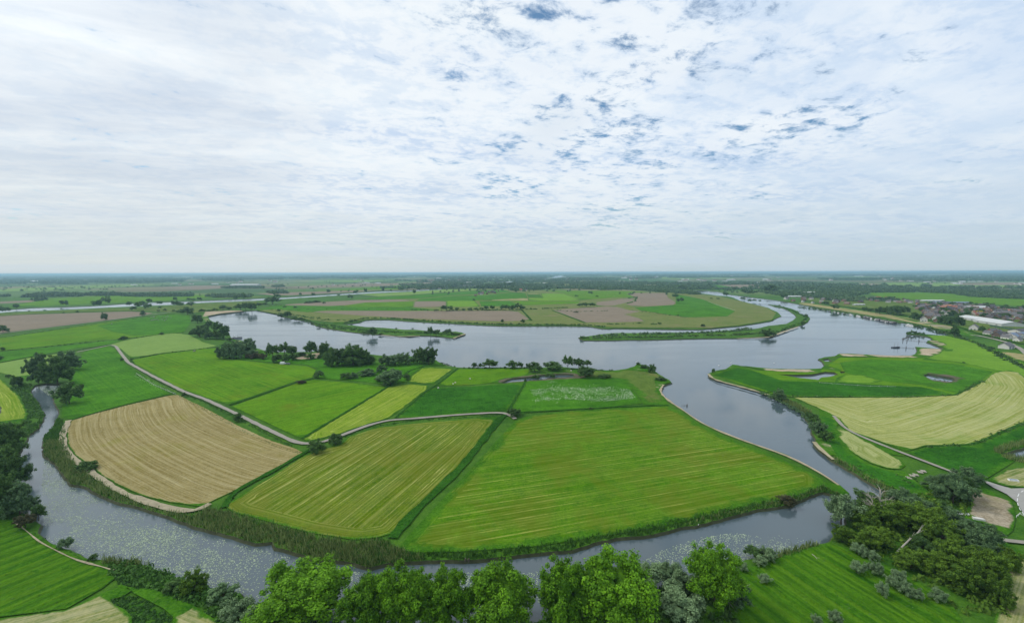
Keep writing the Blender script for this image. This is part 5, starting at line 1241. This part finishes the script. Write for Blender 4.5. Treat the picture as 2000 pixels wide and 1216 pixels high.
# specks of farms and glasshouses on the far plain
fm = meshd('farmhouse', join([gwall(-9, 9, -6, 6, 5, 9.9)]), MT['render']); fr = meshd('roof', gable(-9, 9, -6, 6, 5, 10), MT['tile_brown'])
fm2 = meshd('farmhouse', join([gwall(-22, 22, -10, 10, 4, 6.9)]), MT['sheet']); fr2 = meshd('roof', gable(-22, 22, -10, 10, 4, 7), MT['sheet'])
cnt = 0
for k in range(2000):
    if cnt >= 190: break
    px_, py_ = rd.uniform(-10, 2010), 531.6+math.exp(rd.uniform(math.log(6.0), math.log(26)))
    q = at(px_, py_); dens = float(vnoise(np.array([q.x]), np.array([q.y]), 900.0, 31)[0])
    if dens < 0.60 or inside(CANAL, np.array([[q.x, q.y]]))[0] or inside(LAKE, np.array([[q.x, q.y]]))[0]: continue
    cnt += 1; big = rd.random() < 0.3; s_ = 1.0 if q.y < 4000 else 1.7; e = empty('farmhouse', (q.x, q.y, 0), rd.uniform(-.3, .3), (s_, s_, s_))
    child('wall', fm2 if big else fm, e); child('roof', fr2 if big else fr, e)
    tag(e, 'long pale shed on the hazy far plain' if big else 'small pale farmhouse on the hazy far plain', 'shed' if big else 'house', 'pale sheds on the far plain' if big else 'farmhouses on the far plain')

# ------------------------------------------------------------------ boats
def hull(L, W_, h, sheer=0.3):
    V, Fc = [], []; n = 9
    for i in range(n):
        u = i/(n-1); x = (u-0.5)*L; w = W_/2*(1-max(0, (u-0.55)/0.45)**2.2); z = h+sheer*u*u
        V += [(x, -w, z), (x, -w*0.75, -0.35), (x, 0, -0.5), (x, w*0.75, -0.35), (x, w, z)]
    for i in range(n-1):
        for k in range(4): a = i*5+k; Fc.append((a, a+1, a+6, a+5))
        Fc.append((i*5+4, i*5, i*5+5, i*5+9))
    Fc.append((0, 4, 3, 2, 1)); return V, Fc
def make_boat(L=9, W_=3, mh='white'):
    e = empty('motorboat', (0, 0, 0)); child('hull', meshd('hull', hull(L, W_, 0.8), MT[mh]), e)
    child('cabin', meshd('cabin', join([box(-L*0.22, L*0.2, -W_*0.33, W_*0.33, 0.75, 1.7), box(-L*0.22, L*0.05, -W_*0.36, W_*0.36, 1.95, 2.05), box(-L*.2, -L*.18, -W_*.3, -W_*.27, 1.6, 1.97), box(-L*.2, -L*.18, W_*.27, W_*.3, 1.6, 1.97)]), MT['white']), e)
    child('window', meshd('window', box(-L*0.18, L*0.21, -W_*0.335, W_*0.335, 1.15, 1.5), MT['glass']), e); return e
def make_houseboat():
    e = empty('houseboat', (0, 0, 0)); child('hull', meshd('hull', box(-9, 9, -2.6, 2.6, -0.4, 0.9), MT['hull_dark']), e)
    child('cabin', meshd('cabin', box(-7.5, 7, -2.1, 2.1, 0.9, 3.2), MT['timber']), e); child('roof', meshd('roof', box(-8, 7.5, -2.5, 2.5, 3.2, 3.4), MT['tile_grey']), e)
    wm = meshd('window', box(-0.8, 0.8, -0.04, 0.04, 0, 1.1), MT['white'])
    for k in range(4): c2 = child('window', wm, e); c2.location = (-5.6+3.6*k, -2.12, 1.5)
    return e
boats = [make_boat(), make_boat(8, 2.8, 'hull_dark')]; hb = make_houseboat()
def dirat(px, py, dx=12, dy=3): a, b = at(px-dx, py-dy), at(px+dx, py+dy); return math.atan2(b.y-a.y, b.x-a.x)
BT = [(1602, 601.8, 0), (1608, 603, 0), (1614, 604.6, 0), (1631, 607.6, 0), (1638, 609, 0), (1662, 612.8, 0), (1675, 615.4, 0), (1679, 616.4, 0), (1703, 621, 0), (1712, 623, 0), (1723, 626, 1), (1731, 627.6, 0), (1740, 629.4, 1), (1775, 633.4, 0), (1781, 634.6, 0),
      (1446, 578.6, 0), (1458, 580.4, 0), (1470, 581.6, 0), (1478, 583, 0), (1500, 586, 1), (1622, 606.4, 1), (1650, 611.5, 1)]
for k, (x, y, i) in enumerate(BT):
    e = boats[i] if [b[2] for b in BT[:k]].count(i) == 0 else copy_tree(boats[i]); e.location = at(x-1, y+2.0, WZ+0.1); e.scale = (1.25, 1.25, 1.25); e.rotation_euler = (0, 0, dirat(x, y)+rd.gauss(0, .12))
    pos = 'leftmost' if k == 15 else ordn(sorted(b[0] for b in BT).index(x))+' from the left'
    tag(e, f"{'white' if i == 0 else 'dark hulled'} motorboat moored at the right river bank, {pos}", 'boat', 'motorboats moored along the right bank')
HB = [(1690, 618.6), (1697, 620.2), (1717, 624.4), (1727, 627), (1735, 628.6), (1745, 629.8)]
for k, (x, y) in enumerate(HB):
    e = hb if k == 0 else copy_tree(hb); e.location = at(x-1, y+1.6, WZ+0.1); e.rotation_euler = (0, 0, dirat(x, y)); tag(e, f"dark flat roofed houseboat among the moored boats, {ordn(k)} from the left", 'houseboat', 'houseboats at the dike')
# work boat in the lake
p0 = at(463, 660.5, WZ+0.1); e = empty('work_boat', p0, 0.25)
child('hull', meshd('hull', hull(13, 4.2, 1.3, 0.8), MT['steel']), e); child('wheelhouse', meshd('wheelhouse', box(-4.5, -2, -1.3, 1.3, 1.2, 3.8), MT['white']), e)
child('mast', meshd('mast', join([tube([(1, 0, 1), (1, 0, 7)], [.12, .08], 5), tube([(1, 0, 3), (6, 0, 5.5)], [.1, .06], 5)]), MT['steel']), e)
child('load', meshd('load', box(0.5, 4.5, -1.3, 1.3, 1.2, 2.0), MT['timber']), e)
tag(e, 'grey work boat with mast floating alone in the lake', 'boat')

# jetties in the right bay
def jetty(a, b, label, w=1.0, zt=0.6):
    A, B = at(*a, WZ), at(*b, WZ); L = (B-A).length; e = empty('jetty', A, math.atan2(B.y-A.y, B.x-A.x))
    child('walkway', meshd('walkway', box(0, L, -w/2, w/2, zt-0.15, zt), MT['timber']), e); n = max(2, int(L/7)); pm = meshd('pile', join([tube([(0, 0, -1), (0, 0, zt+0.5)], [.16, .16], 6)]), MT['timber'])
    for k in range(n+1): c2 = child('pile', pm, e); c2.location = (L*k/n, w/2+0.1, 0)
    return tag(e, label, 'jetty', 'wooden jetties in the right bay')
jetty((1763, 662.6), (1772, 658.6), 'short end piece of the upper jetty'); jetty((1771, 659.5), (1788, 661), 'upper wooden jetty running beside the islet')
jetty((1764, 663.5), (1812, 668), 'long wooden jetty towards the sandy tongue'); jetty((1757, 678.4), (1784, 680.6), 'lower wooden jetty towards the sand bay')
for x, y, h, lb in [(1763, 665, 4.5, 'leftmost tall mooring pole of the long jetty'), (1771, 665, 5.5, 'tall mooring pole second on the long jetty'), (1774, 660, 3.5, 'mooring pole on the upper jetty'), (1794, 667, 4.2, 'mooring pole at the right part of the long jetty'),
                 (1769, 681, 3.8, 'mooring pole at the lower jetty end'), (1562, 608, 4, 'black channel pole near the island tip'), (1341, 793, 1.6, 'thin pole in the water off the big meadow')]:
    o = tag(mesh_np('mooring_pole', *join([tube([(0, 0, -1.5), (0.1, 0, h*0.6), (0.5, 0.2, h)], [.2, .18, .14], 7), tube([(0.9, 0, -1.5), (0.45, 0.1, h*0.8)], [.2, .16], 6)]), MT['timber']), lb, 'pole'); o.location = at(x, y, WZ)
e = empty('barge', at(1750, 679, WZ), 0.1); child('hull', meshd('hull', hull(10, 3.2, 1.1, .4), MT['hull_dark']), e)
for x_ in (-2, 2): child('mast', meshd('mast', join([tube([(x_, 0, 1), (x_*1.2, 0, 6.5)], [.13, .08], 5)]), MT['timber']), e)
tag(e, 'dark barge with two masts moored at the lower jetty', 'barge')
# water-edge piles off the big meadow
for k in range(5):
    o = tag(mesh_np('stake', *tube([(0, 0, -1.2), (0, 0, 0.9)], [.10, .08], 6), MT['timber']), 'thin stake in a short line off the meadow bank', 'stake', 'line of stakes in the channel'); o.location = at(1332+2.6*k, 791.5+0.3*k, WZ)
for x in (909, 915): o = tag(mesh_np('stump', *tube([(0, 0, -1), (0.05, 0, 1.1), (0.1, 0, 1.5)], [.4, .36, .2], 7), MT['timber']), f"{'left' if x == 909 else 'right'} mossy stump standing in the oxbow below the meadow", 'stump', 'stumps in the oxbow'); o.location = at(x, 1098, WZ)

# ------------------------------------------------------------------ animals
def ico(c, r, sub_=2):
    import bmesh
    bm = bmesh.new(); bmesh.ops.create_icosphere(bm, subdivisions=sub_, radius=1.0)
    V = [(v_.co.x*r[0]+c[0], v_.co.y*r[1]+c[1], v_.co.z*r[2]+c[2]) for v_ in bm.verts]; Fc = [tuple(v_.index for v_ in f_.verts) for f_ in bm.faces]; bm.free(); return V, Fc
def animal(name, L, hh, mat, woolly):
    """standing, head down to graze; one skinned body"""
    j = [((-.42, 0, .78), .17), ((-.15, 0, .76), .22), ((.18, 0, .76), .22), ((.40, 0, .80), .17), ((.56, 0, .62), .10), ((.68, 0, .34), .085), ((.74, 0, .18), .05)]
    e_ = [(i, i+1) for i in range(6)]; legs = [(-.40, .13, 0), (-.36, -.13, 0), (.34, .13, 3), (.38, -.13, 3)]
    for x, y, root in legs:
        b = len(j); j += [((x-0.02, y, .48), .07), ((x+(0.03 if root else -.05), y, .26), .04), ((x, y, .02), .04)]; e_ += [(root, b), (b, b+1), (b+1, b+2)]
    b = len(j); j += [((-.54, 0, .70), .03), ((-.57, 0, .45), .02)]; e_ += [(0, b), (b, b+1)]
    me = bpy.data.meshes.new(name); me.from_pydata([(p_[0]*L, p_[1]*L, p_[2]*hh) for p_, _ in j], e_, [])
    o = bpy.data.objects.new(name, me); COL.objects.link(o); md = o.modifiers.new('s', 'SKIN')
    k = 1.25 if woolly else 1.0
    for i, v_ in enumerate(me.skin_vertices[0].data): r_ = j[i][1]*L*(k if i < 4 else 1); v_.radius = (r_, r_); v_.use_root = i == 0
    me.materials.append(mat); return o
def bake(o):
    dg = bpy.context.evaluated_depsgraph_get(); me = bpy.data.meshes.new_from_object(o.evaluated_get(dg)); o.modifiers.clear(); o.data = me; return o
cowm = plain('cow_hide', (0.25, 0.24, 0.22), 0.8, 0.9, 0.9)
sheep = animal('sheep', 1.3, 0.85, MT['wool'], True); cow = animal('cow', 2.3, 1.45, cowm, False)
bpy.context.view_layer.update(); bake(sheep); bake(cow)
def herd(src, pts, lab, cat, grp, used=[]):
    for x, y in pts:
        o = src if src.name not in used else src.copy()
        if src.name in used: COL.objects.link(o)
        used.append(src.name); p = at(x, y); o.location = (p.x, p.y, 0.28); o.rotation_euler = (0, 0, rd.uniform(0, 6.28)); tag(o, lab, cat, grp)
herd(sheep, [(885, 751), (889, 748.5)], 'white sheep of the pair in the small pasture beside the hay meadow', 'sheep', 'pair of sheep')
herd(sheep, [(918, 741)], 'lone white sheep in the pasture left of the reedy pool', 'sheep', None)
herd(sheep, [(856, 759)], 'white sheep at the meadow corner by the ditch crossing', 'sheep', None)
herd(sheep, [(1115, 725)], 'white sheep on the rough bank behind the reedy pool', 'sheep', None)
herd(sheep, [(1120+rd.uniform(0, 90), 571+rd.uniform(0, 8)) for _ in range(22)], 'white sheep grazing on the far green pasture', 'sheep', 'flock on the far pasture')
herd(cow, [(294+rd.uniform(0, 40), 618+rd.uniform(0, 9)) for _ in range(20)], 'cow grazing in the green meadow below the brown field', 'cow', 'herd in the left meadow')
herd(cow, [(218, 633), (380, 687), (1010, 570), (1020, 572), (1120+40, 583)], 'cow standing apart in a far meadow', 'cow', 'scattered cows')
sb = join([ico((0, 0, .18), (.55, .28, .22)), tube([(.42, 0, .22), (.55, 0, .5), (.5, 0, .78), (.62, 0, .88), (.76, 0, .84)], [.13, .07, .06, .07, .03], 7), ico((-.5, 0, .3), (.22, .12, .08), 1)])
sw = None
for x, y, lb in [(1427, 709, 'white swan left of the sandy right headland'), (1404, 714, 'white swan closest to the right headland tip'), (1512, 709, 'white swan in the wide water above the right beach'), (1243, 707, 'white swan off the sandy point'), (1360, 1029, 'white swan below the bank of the oxbow')]:
    if sw is None: sw = mesh_np('swan', *sb, MT['white'], smooth=True); o = sw
    else: o = sw.copy(); COL.objects.link(o)
    o.location = at(x, y, WZ); o.scale = (1.3, 1.3, 1.3); o.rotation_euler = (0, 0, rd.uniform(0, 6)); tag(o, lb, 'swan', 'swans on the water')

# ------------------------------------------------------------------ small things
e = empty('van', at(553, 711), 0.15)
child('body', meshd('body', join([box(-2.6, 1.5, -1, 1, 0.45, 2.4), box(1.5, 2.6, -1, 1, 0.45, 1.3)]), MT['white']), e); child('windscreen', meshd('windscreen', ([(1.52, -.9, 2.2), (1.52, .9, 2.2), (2.15, .9, 1.32), (2.15, -.9, 1.32)], [(0, 1, 2, 3)]), MT['glass']), e)
wl = meshd('wheel', join([tube([(0, -.12, 0), (0, .12, 0)], [.36, .36], 12)]), MT['black'])
for x in (-1.6, 1.7):
    for y in (-.95, .95): c2 = child('wheel', wl, e); c2.location = (x, y, .36)
tag(e, 'white van parked at the meadow edge below the loose trees', 'van')
e = empty('car', at(562, 711), 0.1)
child('body', meshd('body', join([box(-2.1, 2.1, -.88, .88, .35, .95), box(-1.3, 1.0, -.8, .8, .95, 1.45)]), MT['steel']), e); child('window', meshd('window', box(-1.2, .9, -.82, .82, 1.02, 1.36), MT['glass']), e)
for x in (-1.3, 1.3):
    for y in (-.85, .85): c2 = child('wheel', wl, e); c2.location = (x, y, .33)
tag(e, 'dark grey car parked right beside the white van', 'car')
def trough(x, y, lb, rz, mat='white'):
    e = empty('trough', at(x, y), rz); child('basin', meshd('basin', join([box(-1.5, 1.5, -.55, .55, .3, .42), box(-1.5, 1.5, -.6, -.5, .3, 1), box(-1.5, 1.5, .5, .6, .3, 1), box(-1.6, -1.5, -.6, .6, .3, 1), box(1.5, 1.6, -.6, .6, .3, 1)]), MT[mat]), e)
    child('base', meshd('base', join([box(-1.2, -.9, -.5, .5, 0, .3), box(.9, 1.2, -.5, .5, 0, .3)]), MT['steel']), e); child('lid', meshd('lid', box(-1.4, 1.2, -.5, .5, .9, .97), MT['blueslate' if mat == 'white' else mat]), e); tag(e, lb, 'trough')
trough(1880, 1005, 'white box trough in front of the dusky trees by the dry field', -0.5); trough(1911, 1016, 'pale stone block in the dry field right of the white trough', -0.4, 'render'); trough(1979, 940, 'white box trough on the dry patch above the road', -0.3)
for i, (x, y) in enumerate([(1775, 934), (1782, 930), (1788, 928), (1797, 923), (1803, 921)]):
    p = at(x, y); V, Fc = join([tube([(-1.6, k*0.35, 0.25+0.12*(k % 2)), (1.6, k*0.35+rd.uniform(-.2, .2), 0.3)], [.16, .13], 6) for k in range(-3, 4)])
    o = tag(mesh_np('log_pile', V, Fc, PALEBARK), ['leftmost', 'second', 'middle', 'fourth', 'rightmost'][i]+' heap of pale poles in the dark meadow above the wood', 'log pile', 'heaps of pale poles'); o.location = (p.x, p.y, 0.2); o.rotation_euler = (0, 0, 1.1); o.scale = (.75, .75, .75)
# dead wood
def deadtree(name, x, y, h, w, lb, lean=0.0):
    p = at(x, y); rr = random.Random(int(x)); parts = [tube([(0, 0, -.3), (lean*h*.3, 0, h*.5), (lean*h*.7, 0, h)], [.35, .22, .05])]
    for k in range(16):
        a = rr.uniform(0, 6.28); z = h*rr.uniform(.25, .85); l = w*rr.uniform(.4, 1); d_ = (math.cos(a), math.sin(a)); x0 = lean*z*.6
        parts.append(tube([(x0, 0, z), (x0+d_[0]*l*.5, d_[1]*l*.5, z+l*.35), (x0+d_[0]*l, d_[1]*l, z+l*.5)], [.12, .07, .02], 5))
        for s_ in range(2): b = rr.uniform(-.6, .6); parts.append(tube([(x0+d_[0]*l*.6, d_[1]*l*.6, z+l*.38), (x0+math.cos(a+b)*l*1.1, math.sin(a+b)*l*1.1, z+l*rr.uniform(.5, .9))], [.05, .015], 4))
    o = tag(mesh_np(name, *join(parts), PALEBARK), lb, 'dead tree'); o.location = (p.x, p.y, 0)
deadtree('dead_tree', 1716, 1010, 11, 4.5, 'bare grey dead tree rising at the top of the wood'); deadtree('dead_tree', 1702, 1006, 8, 3.5, 'smaller bare dead tree left of the bare grey one')
def fallen(a, b, za, zb, r0, lb, twigs=5):
    A, B = at(*a), at(*b); A.z, B.z = za, zb; parts = [tube([A, A.lerp(B, .5)+Vector((0, 0, .2)), B], [r0, r0*.8, r0*.35])]; d_ = (B-A)
    for k in range(twigs): s_ = A.lerp(B, rd.uniform(.4, .95)); parts.append(tube([s_, s_+d_*rd.uniform(.12, .3)+Vector((rd.uniform(-1.5, 1.5), rd.uniform(-1, 1), rd.uniform(0, 1)))], [r0*.35, .03], 5))
    tag(mesh_np('fallen_trunk', *join(parts), PALEBARK), lb, 'trunk')
fallen((1752, 1085), (1795, 1068), 1.5, 6.0, .27, 'pale dead trunk leaning through the gap in the wood')
fallen((1404, 1160), (1432, 1192), 1.4, .8, .16, 'bleached fallen branch under the round bright willow', 8); fallen((1244, 1190), (1262, 1214), 4, 1.2, .12, 'thin white branch hanging beside the tallest bright willow', 6)
fallen((1452, 1143), (1462, 1150), .6, .5, .12, 'short pale pole lying in the striped meadow by the round willow', 1); fallen((1586, 1085), (1596, 1094), .6, .5, .1, 'short pale pole lying near the top of the striped meadow', 1)
# fences
def fence(px, label, step=4.0, h=1.1, mat='timber'):
    pts = P(px); e = empty('fence', (pts[0].x, pts[0].y, 0)); pm = meshd('post', box(-.07, .07, -.07, .07, 0, h), MT[mat]); o0 = pts[0]
    for a, b in zip(pts[:-1], pts[1:]):
        L = (b-a).length; n = max(1, int(L/step)); rz = math.atan2((b-a).y, (b-a).x)
        rm = meshd('rail', join([box(0, L, -.02, .02, z, z+.07) for z in (h*.5, h*.85)]), MT[mat]); c2 = child('rail', rm, e); c2.location = (a.x-o0.x, a.y-o0.y, 0); c2.rotation_euler = (0, 0, rz)
        for k in range(n): q = a.lerp(b, k/n); c2 = child('post', pm, e); c2.location = (q.x-o0.x, q.y-o0.y, 0)
    tag(e, label, 'fence')
fence('266,730 300,752 344,771', 'low pale wire fence between the green meadow and gravel track', 5, 1.0, 'render'); fence('1384,590 1410,599 1436,607', 'pale fence line across the far green meadow', 12, 1.6, 'white')
fence('1600,748 1650,752 1700,755 1750,756', 'thin pale fence across the dark right meadow', 6, 1.0, 'render')
fence('1985,1010 1992,1004 2000,1010', 'short white guard rail at the road bend', 2.0, 0.8, 'white')
# road markings
mk = []
for a, b in [((1990, 966), (1987.5, 972)), ((1987, 975), (1986.5, 981)), ((1987, 984), (1988.5, 990)), ((1990, 993), (1993, 999)), ((1995.5, 1002), (2000, 1008)), ((1994, 963), (1999, 960)), ((2002, 958.5), (2008, 957))]:
    A, B = at(*a), at(*b); d_ = (B-A).normalized(); n_ = Vector((-d_.y, d_.x, 0))*0.10; n_ = n_*0.8; mk.append(([(A+n_)[:2]+(0.645,), (A-n_)[:2]+(0.645,), (B-n_)[:2]+(0.645,), (B+n_)[:2]+(0.645,)], [(0, 1, 2, 3)]))
tag(mesh_np('road_marking', *join(mk), MT['white']), kind='structure')
# distant masts and wind turbines on the horizon
def turbine(x, y, hh, lb):
    p = at(x, y); e = empty('wind_turbine', (p.x, p.y, 0)); child('tower', meshd('tower', tube([(0, 0, 0), (0, 0, hh)], [hh*.022, hh*.014], 8), MT['white']), e)
    for k in range(3): c2 = child('blade', meshd('blade', ([(0, 0, hh*.02), (hh*.02, 0, hh*.12), (0, .5, hh*.5), (-hh*.012, 0, hh*.1), (0, 1.2, hh*.1)], [(0, 1, 2), (0, 2, 3), (0, 4, 1), (1, 4, 2), (4, 0, 3), (4, 3, 2)]), MT['white']), e); c2.location = (0, -hh*.03, hh); c2.rotation_euler = (0, 2.094*k+x*.01, 0)
    tag(e, lb, 'wind turbine')
turbine(1035, 539.5, 120, 'pale wind turbine on the horizon right of centre'); turbine(1022, 540.5, 110, 'faint pale turbine left of its partner on the horizon')
# prototypes that were never placed are removed
for e in [HP[i][0] for i in range(len(HP)) if not hused[i]]:
    for c2 in list(e.children_recursive)+[e]: bpy.data.objects.remove(c2)

# ------------------------------------------------------------------ labels that tell look-alikes apart by place
bpy.context.view_layer.update()
def pxof(o):
    v_ = RM.transposed() @ (o.matrix_world.translation-Vector((0, 0, H))); return 1000+F*v_.x/-v_.z
def nth(i):
    i += 1
    if i <= 20: return ORD[i-1]
    if i >= 100: return 'hundredth' if i == 100 else 'hundred and '+nth(i-101)
    t_ = ['', '', 'twenty', 'thirty', 'forty', 'fifty', 'sixty', 'seventy', 'eighty', 'ninety'][i//10]
    return t_[:-1]+'ieth' if i % 10 == 0 else t_+'-'+ORD[i % 10-1]
byl = {}
for o in scn.objects:
    if o.parent is None and o.get('category') and o.get('group'): byl.setdefault((o['group'], o['label']), []).append(o)
for (g_, lb), L in byl.items():
    if len(L) < 2: continue
    L.sort(key=pxof)
    if 'far plain' in lb:
        Z = [(250, 'beyond the brown field'), (480, 'beyond the lake head'), (700, 'above the spit'), (900, 'left of the farm'), (1100, 'behind the middle farm'), (1300, 'behind the far wood'), (1500, 'above the river bend'), (1700, 'behind the right dike'), (1850, 'above the village'), (9999, 'right of the village')]
    elif 'dense village' in lb: Z = [(1860, 'left of the yellow tree'), (1900, 'near the yellow tree'), (1940, 'behind the white hall'), (9999, 'at the right edge')]
    else: Z = [(9999, '')]
    lo_ = -9999
    for hi_, ph in Z:
        S = [o for o in L if lo_ <= pxof(o) < hi_]; lo_ = hi_
        for i, o in enumerate(S):
            b_ = lb.replace(' in the dense village', ', village') if ph and 'dense village' in lb else lb
            t_ = b_+(' '+ph if ph else '')+(', '+('leftmost' if i == 0 else nth(i)+' from the left') if len(S) > 1 else '')
            if len(t_.split()) <= 16: o['label'] = t_
